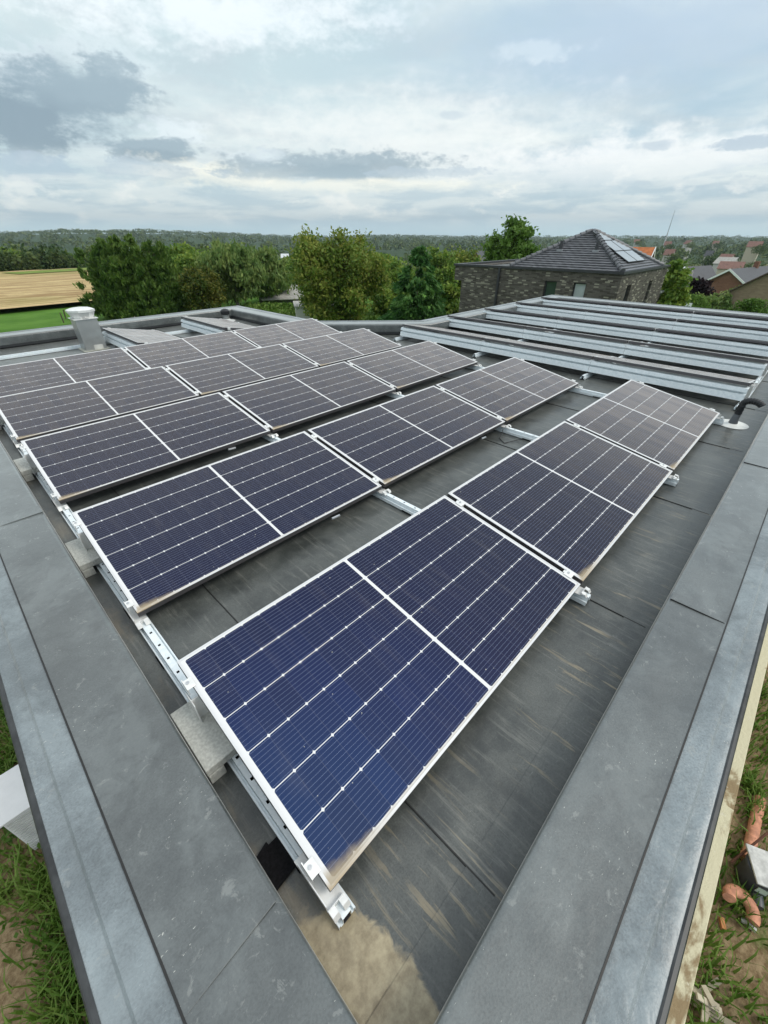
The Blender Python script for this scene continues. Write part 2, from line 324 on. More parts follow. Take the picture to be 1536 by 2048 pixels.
def cell_mat():
    m, t, b = newmat('solar_cells_under_glass'); o = oc(t); x, y, z = sep(t, o)
    rnd = nd(t, 'ShaderNodeObjectInfo').outputs['Random']
    mx = 0.024; gap = 0.0085; half = PL / 2; hl = (half - gap - mx) / 10.0
    xm = M(t, 'ABSOLUTE', M(t, 'SUBTRACT', x, half))                 # distance from the panel's middle
    xi = M(t, 'SUBTRACT', xm, gap)
    y0 = 0.015; pw = (PW - 2 * y0) / 6.0
    yc = M(t, 'DIVIDE', M(t, 'SUBTRACT', y, y0), pw); yf = M(t, 'FRACT', yc)
    dy = M(t, 'MULTIPLY', M(t, 'MINIMUM', yf, M(t, 'SUBTRACT', 1.0, yf)), pw)
    xc = M(t, 'DIVIDE', xi, hl); xf = M(t, 'FRACT', xc)
    dx = M(t, 'MULTIPLY', M(t, 'MINIMUM', xf, M(t, 'SUBTRACT', 1.0, xf)), hl)
    def lt(a, v): return M(t, 'LESS_THAN', a, v)
    def gt(a, v): return M(t, 'GREATER_THAN', a, v)
    mask = lt(xi, 0.0)
    mask = M(t, 'MAXIMUM', mask, gt(xm, half - mx))
    mask = M(t, 'MAXIMUM', mask, lt(y, y0)); mask = M(t, 'MAXIMUM', mask, gt(y, PW - y0))
    mask = M(t, 'MAXIMUM', mask, lt(dy, 0.0016))
    mask = M(t, 'MAXIMUM', mask, lt(M(t, 'ADD', dx, dy), 0.0072))
    # wires: nine round wires a cell along the panel, with a faint dotted line at every half-cell joint
    wf = M(t, 'FRACT', M(t, 'MULTIPLY', yf, 9.0)); wd = M(t, 'ABSOLUTE', M(t, 'SUBTRACT', wf, 0.5))
    wire = lt(wd, 0.022)
    joint = lt(dx, 0.0010)
    cellr = nd(t, 'ShaderNodeTexWhiteNoise', {'Vector': comb(t, M(t, 'FLOOR', M(t, 'DIVIDE', M(t, 'SUBTRACT', x, mx), hl)), M(t, 'FLOOR', yc), rnd)}, noise_dimensions='3D').outputs[0]
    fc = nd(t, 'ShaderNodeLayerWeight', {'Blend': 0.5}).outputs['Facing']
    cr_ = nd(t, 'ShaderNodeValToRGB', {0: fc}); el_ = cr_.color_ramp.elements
    st = [(0.02, (0.002, 0.026, 0.105)), (0.10, (0.0015, 0.013, 0.075)), (0.20, (0.0015, 0.006, 0.042)), (0.36, (0.003, 0.0055, 0.027)), (0.50, (0.014, 0.012, 0.024)), (0.62, (0.085, 0.070, 0.066)), (0.73, (0.235, 0.200, 0.182)), (0.86, (0.40, 0.36, 0.33))]  # blue coating hue face-on; grazing end paints pale sky reflection into the colour
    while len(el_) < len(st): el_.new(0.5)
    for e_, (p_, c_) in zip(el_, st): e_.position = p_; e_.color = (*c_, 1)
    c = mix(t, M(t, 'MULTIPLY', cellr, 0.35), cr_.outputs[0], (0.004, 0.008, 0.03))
    c = mix(t, M(t, 'MULTIPLY', joint, 0.35), c, (0.10, 0.11, 0.16))
    c = mix(t, M(t, 'MULTIPLY', wire, 0.8), c, (0.24, 0.30, 0.46))
    c = mix(t, mask, c, (0.72, 0.72, 0.72))
    # dried mud along the low edge and in the corner where water stands
    n = noise(t, mapv(t, comb(t, x, y, rnd), (1, 1, 40)), 24, 5, 0.65)
    corner = ss(t, M(t, 'ADD', M(t, 'MULTIPLY', x, 0.16), M(t, 'ADD', y, M(t, 'MULTIPLY', M(t, 'SUBTRACT', n, 0.5), 0.035))), 0.062, 0.024)
    low = M(t, 'MULTIPLY', ss(t, M(t, 'ADD', y, M(t, 'MULTIPLY', M(t, 'SUBTRACT', n, 0.5), 0.02)), 0.022, 0.010), 0.5)
    dust = M(t, 'MULTIPLY', M(t, 'MAXIMUM', corner, low), 0.85)
    spk = M(t, 'MULTIPLY', ss(t, noise(t, mapv(t, comb(t, x, y, rnd), (1, 1, 60)), 60, 2, 0.5), 0.76, 0.80), 0.8)
    c = mix(t, spk, c, (0.5, 0.5, 0.46)); c = mix(t, dust, c, (0.36, 0.29, 0.19))
    wm = M(t, 'MULTIPLY', ss(t, noise(t, mapv(t, comb(t, x, y, rnd), (9, 1.6, 30)), 1.6, 5, 0.65), 0.5, 0.75), 0.035); c = mix(t, wm, c, (0.5, 0.45, 0.38))
    film = noise(t, mapv(t, comb(t, x, y, rnd), (1, 1, 9)), 3.0, 5, 0.6)
    c = mix(t, M(t, 'MULTIPLY', film, 0.010), c, (0.55, 0.50, 0.44))
    setin(t, b, Base_Color=c, Roughness=M(t, 'ADD', 0.22, M(t, 'MULTIPLY', M(t, 'MAXIMUM', dust, M(t, 'MULTIPLY', film, 0.12)), 0.6)), IOR=1.5, Specular_IOR_Level=0.36, Specular_Tint=(1.0, 0.91, 0.82), Sheen_Weight=0.12, Sheen_Roughness=0.24, Sheen_Tint=(1.0, 0.88, 0.80))
    return m
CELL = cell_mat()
BSHEET = plain('white_backsheet', (0.72, 0.72, 0.70), 0.6)
SLAB = plain('concrete_slab', (0.56, 0.57, 0.53), 0.9, 0, 0.3, 0.16, 90, 0.5)
MAT = plain('rubber_crumb', (0.012, 0.012, 0.014), 0.9, 0, 0.2, 0.5, 120, 0.8)
BLK = plain('black_plastic', (0.012, 0.013, 0.015), 0.45)
PVCG = plain('grey_pvc', (0.11, 0.12, 0.13), 0.4)
ZINC = plain('brushed_stainless', (0.46, 0.47, 0.46), 0.36, 0.7, 0.5, 0.07, 4)
WHITE = plain('white_lacquer', (0.80, 0.80, 0.80), 0.4, 0, 0.5, 0.03)

def brick_mat(name, cols, mortar, bw=0.21, bh=0.055, light=None, rough=0.9):
    m, t, b = newmat(name); o = oc(t); x, y, z = sep(t, o)
    v = comb(t, M(t, 'ADD', x, y), z, 0.0)
    br = nd(t, 'ShaderNodeTexBrick', {'Vector': v, 'Color1': (*cols[0], 1), 'Color2': (*cols[1], 1), 'Mortar': (*mortar, 1), 'Scale': 1.0, 'Mortar Size': 0.005, 'Brick Width': bw, 'Row Height': bh, 'Bias': 0.0})
    c = br.outputs[0]
    if light:
        row = M(t, 'FLOOR', M(t, 'DIVIDE', z, bh)); sh = M(t, 'MULTIPLY', M(t, 'MODULO', row, 2.0), 0.5)
        cx = M(t, 'FLOOR', M(t, 'ADD', M(t, 'DIVIDE', M(t, 'ADD', x, y), bw), sh))
        w = nd(t, 'ShaderNodeTexWhiteNoise', {'Vector': comb(t, cx, row, 1.0)}, noise_dimensions='3D').outputs[0]
        c = mix(t, M(t, 'MULTIPLY', M(t, 'GREATER_THAN', w, 0.90), 0.8), c, light)
        c = mix(t, M(t, 'MULTIPLY', M(t, 'LESS_THAN', w, 0.28), 0.6), c, tuple(q * 0.45 for q in cols[0]))
    c = mix(t, M(t, 'MULTIPLY', ss(t, noise(t, o, 1.2, 5, 0.6), 0.4, 0.7), 0.25), c, tuple(q * 0.6 for q in cols[0]))
    setin(t, b, Base_Color=c, Roughness=rough, Specular_IOR_Level=0.2); bump(t, b, br.outputs['Fac'], -0.5, 0.01)
    return m
BRICK_G = brick_mat('grey_brown_brick', [(0.105, 0.096, 0.083), (0.145, 0.134, 0.117)], (0.095, 0.09, 0.08), 0.20, 0.05, (0.34, 0.325, 0.26))
BRICK_R = brick_mat('red_brick', [(0.19, 0.085, 0.058), (0.25, 0.12, 0.085)], (0.2, 0.16, 0.13), 0.3, 0.09)
GLASS = plain('window_glass', (0.03, 0.045, 0.05), 0.06, 0, 0.8, 0.1, 1)
def foliage(name, c0, c1, c2=None, amt2=0.25, trans=0.35, ns=0.9):
    m, t, b = newmat(name)
    r = nd(t, 'ShaderNodeNewGeometry').outputs['Random Per Island']
    pos = nd(t, 'ShaderNodeNewGeometry').outputs['Position']
    n = noise(t, pos, ns, 3, 0.5)
    c = mix(t, M(t, 'ADD', M(t, 'MULTIPLY', r, 0.45), M(t, 'MULTIPLY', ss(t, n, 0.3, 0.7), 0.55)), c0, c1)
    if c2: c = mix(t, M(t, 'MULTIPLY', ss(t, M(t, 'ADD', M(t, 'MULTIPLY', n, 0.7), M(t, 'MULTIPLY', r, 0.3)), 0.45, 0.62), amt2), c, c2)
    setin(t, b, Base_Color=c, Roughness=0.6, Specular_IOR_Level=0.25)
    tr = nd(t, 'ShaderNodeBsdfTranslucent', {0: c}); mx = nd(t, 'ShaderNodeMixShader', {0: trans, 1: b.outputs[0], 2: tr.outputs[0]})
    t.links.new(mx.outputs[0], t.nodes['Material Output'].inputs[0]); return m
F_CON = foliage('leaves_dark_conifer', (0.046, 0.103, 0.018), (0.151, 0.254, 0.045), (0.230, 0.275, 0.068), 0.25, 0.4)
F_GRN = foliage('leaves_mid_green', (0.079, 0.164, 0.028), (0.223, 0.352, 0.059), (0.367, 0.378, 0.059), 0.35)
F_WIL = foliage('leaves_grey_green', (0.097, 0.176, 0.046), (0.236, 0.340, 0.101), (0.322, 0.308, 0.085), 0.3)
F_WAL = foliage('leaves_walnut', (0.075, 0.141, 0.019), (0.239, 0.330, 0.051), (0.330, 0.248, 0.061), 0.38, 0.35)
F_SPR = foliage('needles_spruce', (0.029, 0.101, 0.022), (0.097, 0.234, 0.055), (0.170, 0.289, 0.055), 0.3)
F_BRT = foliage('leaves_bright', (0.064, 0.143, 0.021), (0.172, 0.286, 0.051))
F_PUR = foliage('leaves_purple', (0.016, 0.010, 0.011), (0.036, 0.021, 0.024))
F_YEL = foliage('flowers_yellow', (0.28, 0.24, 0.03), (0.55, 0.45, 0.06))
F_FAR = foliage('leaves_far_wood', (0.022, 0.055, 0.016), (0.112, 0.175, 0.042), (0.188, 0.200, 0.060), 0.45, 0.15, 0.045)
GRASSM = foliage('grass_blades', (0.054, 0.126, 0.014), (0.168, 0.300, 0.042), (0.240, 0.252, 0.084), 0.3, 0.3)
BARK = plain('bark', (0.10, 0.08, 0.06), 0.9, 0, 0.2, 0.35, 6, 0.6)
BARKL = plain('bark_pale', (0.30, 0.28, 0.23), 0.9, 0, 0.2, 0.35, 6, 0.6)

# ------------------------------------------------------------------ ground
def ground_mat():
    m, t, b = newmat('ground_grass_and_earth'); o = oc(t); x, y, z = sep(t, o)
    r = M(t, 'SQRT', M(t, 'ADD', M(t, 'MULTIPLY', x, x), M(t, 'MULTIPLY', y, y)))
    n = noise(t, o, 0.9, 7, 0.62, 0.4); f = noise(t, o, 14, 5, 0.65); g = noise(t, o, 0.02, 5, 0.55, 0.5)
    grass = mix(t, ss(t, f, 0.3, 0.7), (0.045, 0.095, 0.018), (0.10, 0.19, 0.035))
    earth = mix(t, ss(t, f, 0.3, 0.72), (0.17, 0.115, 0.062), (0.36, 0.27, 0.16))
    near = ss(t, r, 26, 12)
    c = mix(t, M(t, 'MULTIPLY', near, ss(t, M(t, 'ADD', n, M(t, 'MULTIPLY', M(t, 'MAXIMUM', ss(t, x, -1.6, -2.4), M(t, 'MULTIPLY', ss(t, y, -1.2, -1.8), ss(t, y, -3.2, -2.2))), 0.26)), 0.49, 0.57)), grass, earth)
    lawn = mix(t, ss(t, noise(t, o, 0.25, 5, 0.6), 0.35, 0.65), (0.065, 0.155, 0.020), (0.105, 0.215, 0.035))
    c = mix(t, ss(t, r, 20, 34), c, lawn)
    fields = mix(t, ss(t, g, 0.47, 0.52), (0.05, 0.09, 0.03), (0.22, 0.20, 0.09))
    fields = mix(t, ss(t, g, 0.56, 0.58), fields, (0.09, 0.15, 0.04))
    c = mix(t, ss(t, r, 150, 230), c, fields)
    c = mix(t, ss(t, r, 420, 700), c, (0.040, 0.070, 0.030))
    setin(t, b, Base_Color=c, Roughness=0.95, Specular_IOR_Level=0.1); bump(t, b, M(t, 'ADD', f, n), 0.7, 0.05); return m
GM = ground_mat()
rings = [0, 3, 6, 10, 15, 22, 30, 38, 47, 57, 68, 80, 95, 112, 125, 140, 160, 185, 215, 250, 300, 360, 440, 540, 680, 850, 1100, 1400, 1800, 2300, 3000, 4000, 5500, 7500]
NA = 144; gv = [(0, 0, H(0, 0))]
for r in rings[1:]:
    for k in range(NA):
        a = 2 * math.pi * k / NA; gv.append((r * math.cos(a), r * math.sin(a), H(r * math.cos(a), r * math.sin(a))))
gf = [(0, 1 + k, 1 + (k + 1) % NA) for k in range(NA)]
for i in range(len(rings) - 2):
    for k in range(NA):
        a, b2 = 1 + i * NA + k, 1 + i * NA + (k + 1) % NA; gf.append((a, a + NA, b2 + NA, b2))
g = MB(); g.add(gv, gf); tag(g.build('ground', GM, smooth=True), kind='structure')

def drape(name, poly, mat, lift, step):
    xs = [p[0] for p in poly]; ys = [p[1] for p in poly]
    nx = max(1, int((max(xs) - min(xs)) / step)); ny = max(1, int((max(ys) - min(ys)) / step)); mb = MB()
    # poly is a quad: bilinear grid over it
    a, b2, c, d = [np.array(p, float) for p in poly]; N1 = max(nx, ny); N2 = N1
    P_ = [[(a * (1 - i / N1) + b2 * i / N1) * (1 - j / N2) + (d * (1 - i / N1) + c * i / N1) * j / N2 for i in range(N1 + 1)] for j in range(N2 + 1)]
    mb.add([(p[0], p[1], H(p[0], p[1]) + lift) for row in P_ for p in row],
           [(j * (N1 + 1) + i, j * (N1 + 1) + i + 1, (j + 1) * (N1 + 1) + i + 1, (j + 1) * (N1 + 1) + i) for j in range(N2) for i in range(N1)])
    return tag(mb.build(name, mat, smooth=True), kind='structure')
def stubble():
    m, t, b = newmat('stubble_straw'); o = oc(t)
    v = mapv(t, o, (0.14, 1.0, 1), (0, 0, 0), (0, 0, 0.2)); w = noise(t, v, 0.42, 7, 0.65, 1.6)
    p = noise(t, o, 0.045, 5, 0.6)
    c = mix(t, ss(t, w, 0.38, 0.62), (0.30, 0.20, 0.095), (0.58, 0.45, 0.23)); c = mix(t, M(t, 'MULTIPLY', ss(t, p, 0.5, 0.66), 0.5), c, (0.28, 0.26, 0.09))
    c = mix(t, M(t, 'MULTIPLY', ss(t, noise(t, o, 2.2, 5, 0.7), 0.5, 0.7), 0.4), c, (0.19, 0.12, 0.06))
    setin(t, b, Base_Color=c, Roughness=0.95, Specular_IOR_Level=0.1); return m
drape('stubble_field', [(-30, 53), (22, 56), (46, 139), (-50, 112)], stubble(), 0.45, 3)
def verge():
    m, t, b = newmat('field_grass'); o = oc(t)
    c = mix(t, ss(t, noise(t, o, 0.6, 6, 0.65), 0.3, 0.7), (0.13, 0.20, 0.04), (0.22, 0.27, 0.07))
    setin(t, b, Base_Color=c, Roughness=0.95, Specular_IOR_Level=0.1); return m
drape('field_verge', [(17, 118), (40, 122), (41, 132), (15, 125)], verge(), 0.55, 3)

# ------------------------------------------------------------------ the flat roofed building
RZ, TZ = -0.12, 0.08          # roof deck and top of the upstand
OUT = [(-.53, -.738), (13.05, -.738), (13.05, 5.58), (7.05, 5.58), (5.52, 7.11), (5.52, 10.28), (-.53, 10.28)]
EF = [0.885, 1, 1, 1, 1, 1, 1]          # the right-hand upstand is a little narrower than the others
def offset(poly, d):
    n = len(poly); res = []; L_ = []
    for i in range(n):
        p, q = Vector(poly[i]), Vector(poly[(i + 1) % n]); e = (q - p).normalized(); nn = Vector((-e.y, e.x)); L_.append((p + nn * d * EF[i % 7], e))
    for i in range(n):
        (p, e), (q, f) = L_[i - 1], L_[i]; den_ = e.x * f.y - e.y * f.x; w = q - p; k = (w.x * f.y - w.y * f.x) / den_; res.append(tuple(p + e * k))
    return res
def ringprof(prof, mat, name, parent, smooth=False):
    mb = MB(); n = len(OUT); loops = []
    for d, z in prof: loops.append([(x, y, z) for x, y in offset(OUT, d)])
    # cut long sides so that gentle bumps can be added
    vs_ = [p for l in loops for p in l]
    mb.add(vs_, [(i * n + k, i * n + (k + 1) % n, (i + 1) * n + (k + 1) % n, (i + 1) * n + k) for i in range(len(prof) - 1) for k in range(n)])
    return mb.build(name, mat, parent, smooth)
BLD = empty('flat_roof_building', (0, 0, 0), (0, 0, 0), 'flat roof with grey membrane and low raised edges carrying the solar panels', 'building')
deck = MB(); ins = offset(OUT, 0.415)
deck.add([(x, y, RZ) for x, y in ins], [tuple(range(len(ins)))]); deck.build('roof_membrane', MEM, BLD)
ringprof([(0.145, 0.0865), (0.16, 0.0845), (0.26, 0.081), (0.395, 0.08), (0.408, 0.077), (0.416, 0.068), (0.42, 0.05), (0.42, -0.06)], CAP, 'upstand_cap', BLD, True)
ringprof([(0.42, -0.06), (0.4215, -0.10), (0.405, -0.13)], UPS, 'upstand_face', BLD)
ringprof([(0.004, 0.080), (0.018, 0.0835), (0.040, 0.081), (0.050, 0.0785), (0.058, 0.0785), (0.068, 0.0895), (0.078, 0.0895), (0.096, 0.084), (0.15, 0.0815)], EDGE, 'edge_strip', BLD, True)
ringprof([(-0.012, -0.06), (-0.012, 0.074), (-0.008, 0.078), (-0.003, 0.079), (-0.003, 0.084), (0.004, 0.0855), (0.009, 0.0835), (0.010, 0.06)], TRIM, 'edge_trim', BLD)
ringprof([(0.141, 0.078), (0.141, 0.0880), (0.1465, 0.0884), (0.148, 0.078)], SEAM, 'edge_seam', BLD)
ringprof([(0.12, -0.32), (0.0, -0.32), (-0.004, -0.05)], plain('fascia_dark', (0.06, 0.062, 0.065), 0.6), 'fascia', BLD)
wl = MB(); wp = offset(OUT, 0.125); n = len(wp)
wl.add([(x, y, -4.9) for x, y in wp] + [(x, y, -0.2) for x, y in wp], [(i, (i + 1) % n, n + (i + 1) % n, n + i) for i in range(n)])
wl.build('wall', BRICK_G, BLD)
# flashing bands on the deck beside the upstands, laps between membrane sheets
def flash(mb, a, b2, w, z): # thin strip from a to b2 on the inside (left of travel)
    a, b2 = Vector(a), Vector(b2); e = (b2 - a).normalized(); nn = Vector((-e.y, e.x)) * w
    q = [a, b2, b2 + nn, a + nn]; mb.prism([tuple(p) for p in q], z - 0.004, z)
fb = MB(); ii = offset(OUT, 0.42)
flash(fb, (ii[0][0] + 0.001, ii[0][1] + 0.001), (ii[1][0], ii[1][1] + 0.001), 0.125, RZ + 0.004)
flash(fb, (ii[6][0] + 0.001, ii[6][1]), (ii[0][0] + 0.001, ii[0][1] + 0.13), 0.10, RZ + 0.004)
fb.build('floor_flashing', MEM, BLD)
for u0 in (0.36, 1.815, 3.26, 4.69, 6.15, 7.6, 9.05, 10.5, 11.95):
    top = 10.2 if u0 < 4.9 else (5.1 if u0 > 6.9 else 12.2 - u0 - .05)
    top = min(top, 9.84)
    sb = MB(); sb.box(u0, u0 + 0.09, -0.345, top, RZ - 0.002, RZ + 0.0045); sb.box(u0 - 0.005, u0 - 0.0003, -0.345, top, RZ - 0.002, RZ + 0.0052, 1)
    sb.build('membrane_lap', [MEM, SEAM], BLD)
def caplap(x0, x1, y0, y1, ax):
    mb = MB()
    if ax == 'x':
        mb.box(x0, x1, y0, y1, 0.0795, 0.0862); mb.box(x0 - 0.002, x0 - .0003, y0, y1, 0.079, 0.0868, 1)
        
    else:
        mb.box(x0, x1, y0, y1, 0.0795, 0.0862); mb.box(x0, x1, y0 - 0.0015, y0 - .0003, 0.079, 0.0864, 0)
    mb.build('upstand_lap', [CAP, SEAM], BLD)
for u0, w in ((1.86, 0.06), (3.9, 0.1), (5.9, 0.1), (8.1, 0.1)): caplap(u0, u0 + w, -0.603, -0.380, 'x')
for v0 in (2.76, 4.6, 6.6): caplap(-0.385, -0.118, v0, v0 + 0.1, 'y')
def patch(name, pts, z, mat, d=0.0025):
    mb = MB(); mb.prism(pts, z - 0.001, z + d); return mb.build(name, mat, BLD, bevel=0.001)
patch('membrane_patch', [(-0.385, 0.05), (-0.125, 0.07), (-0.117, 0.47), (-0.14, 0.50), (-0.385, 0.45)], 0.0838, CAP, 0.0028)

# ------------------------------------------------------------------ solar panels
TILT = math.asin(0.165 / PW)
def make_panel(label, group):
    root = empty('solar_panel', (0, 0, 0), (TILT, 0, 0), label, 'solar panel', group)
    fr = MB(); lip = 0.009
    o4 = [(0, 0), (PL, 0), (PL, PW), (0, PW)]; i4 = [(lip, lip), (PL - lip, lip), (PL - lip, PW - lip), (lip, PW - lip)]
    vs_ = [(x, y, -0.035) for x, y in o4] + [(x, y, 0) for x, y in o4] + [(x, y, 0) for x, y in i4] + [(x, y, -0.035) for x, y in i4]
    fs = []
    for a in range(3):
        for k in range(4): fs.append((a * 4 + k, a * 4 + (k + 1) % 4, (a + 1) * 4 + (k + 1) % 4, (a + 1) * 4 + k))
    for k in range(4): fs.append((12 + k, 12 + (k + 1) % 4, (k + 1) % 4, k))
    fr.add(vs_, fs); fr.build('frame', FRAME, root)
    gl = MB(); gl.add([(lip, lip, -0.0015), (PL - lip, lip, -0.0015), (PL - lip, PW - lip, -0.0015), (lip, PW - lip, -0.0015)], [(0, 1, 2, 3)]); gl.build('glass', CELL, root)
    bs = MB(); bs.box(lip, PL - lip, lip, PW - lip, -0.0075, -0.005); bs.build('backsheet', BSHEET, root)
    return root
VP = 1.513; UP = PL + 0.033; NR, NC = 5, 3
rown = ['nearest row', 'second row', 'third row', 'fourth row', 'farthest row']; coln = ['left-hand', 'middle', 'right-hand']
look = ['showing deep navy blue cells', 'with dark blue cells', 'with cells of brownish grey sheen', 'reflecting grey sky', 'paled by the grey sky']
GL_ = 'solar panels in the five long rows on the left'
proto = None
for r in range(NR):
    for c in range(NC):
        lab = f'{coln[c]} solar panel of the {rown[r]} of the left array, {look[r].replace("with ", "")}'
        if r == 0 and c == 0: lab = 'largest navy blue solar panel in front, with mud in its lowest corner'
        if r == 0 and c == 2: lab = 'right-hand solar panel of the nearest row, beside the black gooseneck pipe'
        loc = (c * UP, r * VP, 0); rot = (TILT, 0, 0)
        if proto is None: proto = make_panel(lab, GL_)
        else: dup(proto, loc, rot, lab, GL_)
# panels facing away from the camera: high edge towards us
UH = [6.12, 7.53, 8.93, 10.34, 11.70]; RUN = PW * math.cos(TILT)
GR_ = 'solar panels tilted away from view on the right part of the roof'
for i, uh in enumerate(UH):
    for c in range(3):
        v0 = -0.085 + c * UP
        lab = f'{["right-hand", "middle", "left-hand"][c]} panel seen edge-on behind the {["nearest", "second", "third", "fourth", "farthest"][i]} metal plate row'
        dup(proto, (uh + RUN, v0, 0), (TILT, 0, R_(90)), lab, GR_)
UL = [(2.05, 7.17), (3.60, 7.40)]
dup(proto, (UL[0][0] + RUN, UL[0][1], 0), (TILT, 0, R_(90)), 'pale solar panel with sky sheen tilted away, right beside the steel chimney', 'two panels at the far left corner')
dup(proto, (UL[1][0] + RUN, UL[1][1], 0), (TILT, 0, R_(90)), 'pale tilted solar panel next to the small black roof vent at the far corner', 'two panels at the far left corner')

# ------------------------------------------------------------------ rails, clamps, wind plates
def rail_mesh(a, b2, axis='y', z0=RZ + 0.006):
    # hat profile with raised punched web and flanges at both sides
    mb = MB(); zt = z0 + 0.052
    for s in (-1, 1):
        prof = [(s * 0.014, zt), (s * 0.016, zt), (s * 0.017, z0 + 0.012), (s * 0.024, z0 + 0.012), (s * 0.0255, z0 + 0.026), (s * 0.032, z0 + 0.026), (s * 0.032, z0 + 0.0),
                (s * 0.0305, z0 + 0.0), (s * 0.0305, z0 + 0.0245), (s * 0.0265, z0 + 0.0245), (s * 0.025, z0 + 0.010), (s * 0.015, z0 + 0.010)]
        mb.extr(prof, a, b2, axis)
    # punched web
    def q(x0, x1, y0, y1):
        if axis == 'y': mb.box(x0, x1, y0, y1, zt - 0.002, zt + 0.0004)
        else: mb.box(y0, y1, x0, x1, zt - 0.002, zt + 0.0004)
    q(-0.0155, -0.006, a, b2); q(0.006, 0.0155, a, b2); y = a; st = 0.105
    while y < b2:
        q(-0.006, 0.006, y, min(b2, y + st - 0.013)); y += st
    mb.box(*((-0.013, 0.013, a, b2) if axis == 'y' else (a, b2, -0.013, 0.013)), z0 + 0.001, z0 + 0.006, 1)
    return mb
RT = RZ + 0.058
Tt = Matrix.Rotation(TILT, 4, 'X')
def add_fix(root, v, ucase, zrot=0.0, origin=(0, 0)):
    """brackets and clamps where a rail crosses a panel row; frame: x along row, y up-slope from low edge"""
    Z = Matrix.Translation((origin[0], origin[1], 0)) @ Matrix.Rotation(zrot, 4, 'Z')
    T = Z @ Matrix.Translation((0, v, 0))
    lo = MB()
    x0, x1 = (-0.036, 0.024) if ucase == 'first' else ((-0.018, 0.040) if ucase == 'last' else (-0.034, 0.034))
    lo.box(x0, x1, -0.022, 0.15, RT + 0.001, RT + 0.004, 0, T)
    lo.box(x0, x1, -0.023, -0.020, RT + 0.001, RT + 0.024, 0, T)
    for s in (x0, x1 - 0.022):
        lo.add([(s, -0.023, RT + 0.022), (s + 0.022, -0.023, RT + 0.022), (s + 0.022, -0.042, RT + 0.020), (s, -0.042, RT + 0.020), (s, -0.052, RT + 0.004), (s + 0.022, -0.052, RT + 0.004),
                (s, -0.023, RT + 0.019), (s + 0.022, -0.023, RT + 0.019), (s + 0.022, -0.040, RT + 0.017), (s, -0.040, RT + 0.017), (s, -0.050, RT + 0.003), (s + 0.022, -0.050, RT + 0.003)],
               [(0, 1, 2, 3), (3, 2, 5, 4), (7, 6, 9, 8), (8, 9, 10, 11), (0, 3, 9, 6), (3, 4, 10, 9), (1, 7, 8, 2), (2, 8, 11, 5), (4, 5, 11, 10)], 0, T)
    if ucase == 'first': lo.box(x0, x0 + 0.003, -0.012, 0.13, RT, RT + 0.036, 0, T)
    if ucase == 'last': lo.box(x1 - 0.003, x1, -0.012, 0.13, RT, RT + 0.036, 0, T)
    lo.build('low_bracket', BRK, root)
    hi = MB(); yv = PW - 0.165; zt = math.sin(TILT) * yv - 0.037
    hi.box(x0, x1, yv - 0.004, yv, RT - 0.01, zt, 0, T); hi.box(x0, x0 + .003, yv - 0.03, yv + 0.05, RT - 0.01, zt - 0.008, 0, T); hi.box(x1 - .003, x1, yv - 0.03, yv + 0.05, RT - 0.01, zt - 0.008, 0, T)
    hi.box(x0 - .004, x1 + .004, yv - 0.02, yv + 0.055, RT + 0.0005, RT + 0.004, 0, T)
    hi.build('high_bracket', BRK, root)
    for yc in (0.055, PW - 0.14):
        cl_ = MB(); A = T @ Tt
        cx0, cx1 = (-0.030, 0.004) if ucase == 'first' else ((-0.009, 0.028) if ucase == 'last' else (-0.026, 0.026))
        cl_.box(cx0, cx1, yc, yc + 0.045, 0.0012, 0.0045, 0, A)
        if ucase == 'first': cl_.box(cx0, cx0 + 0.004, yc, yc + 0.055, -0.035, 0.0012, 0, A)
        elif ucase == 'last': cl_.box(cx1 - 0.004, cx1, yc, yc + 0.055, -0.035, 0.0012, 0, A)
        else: cl_.box(-0.011, 0.011, yc, yc + 0.055, -0.035, 0.0012, 0, A)
        bo = MB(); cxm = -0.016 if ucase == 'first' else (0.016 if ucase == 'last' else 0)
        bo.lathe([(0.0065, 0.0), (0.0065, 0.005), (0.0035, 0.0052), (0.0035, 0.003)], (0, 0, 0), 10)
        bo.v = [tuple(A @ Vector((p[0] + cxm, p[1] + yc + 0.027, p[2] + 0.0046))) for p in bo.v]
        c_ = cl_.build('clamp', BRK, root, bevel=0.0008); bo.build('bolt', ALU, c_)
railn = ['leftmost galvanised rail under the row ends beside the concrete slabs', 'galvanised rail under the joints of left and middle panels', 'galvanised rail under the joints of middle and right-hand panels', 'galvanised rail under the right ends of the big array']
RU = [0.006, PL + 0.0165, 2 * UP - 0.0165, 3 * UP - 0.029]
for k, u in enumerate(RU):
    root = empty('mounting_rail', (u, 0, 0), (0, 0, 0), railn[k], 'rail', 'galvanised rails under the solar panels')
    rail_mesh(-0.060, 4 * VP + 0.98).build('rail', [GALV, BLK], root)
    for r in range(NR): add_fix(root, r * VP, ['first', 'mid', 'mid', 'last'][k])
    for v in (0.13, 1.2, 1.64, 3.2, 4.7, 6.2):
        p = MB(); p.box(-0.037, 0.037, v, v + 0.09, RZ + 0.0055, RZ + 0.0125); p.build('rubber_pad', MAT, root)
for k, v in enumerate([3 * UP - 0.1, 2 * UP - 0.1, UP - 0.1, -0.09]):
    root = empty('mounting_rail', (0, v, 0), (0, 0, 0), ['galvanised rail at the left ends of the rows that face away', 'galvanised rail under the left joints of the rows that face away',
                 'galvanised rail sticking out below the nearest metal plate near its middle', 'galvanised rail ending behind the black gooseneck pipe'][k], 'rail', 'galvanised rails under the solar panels')
    rail_mesh(5.93, 12.60, 'x').build('rail', [GALV, BLK], root)
    for i, uh in enumerate(UH): add_fix(root, 0, ['last', 'mid', 'mid', 'first'][k], R_(90), (uh + RUN, 0))
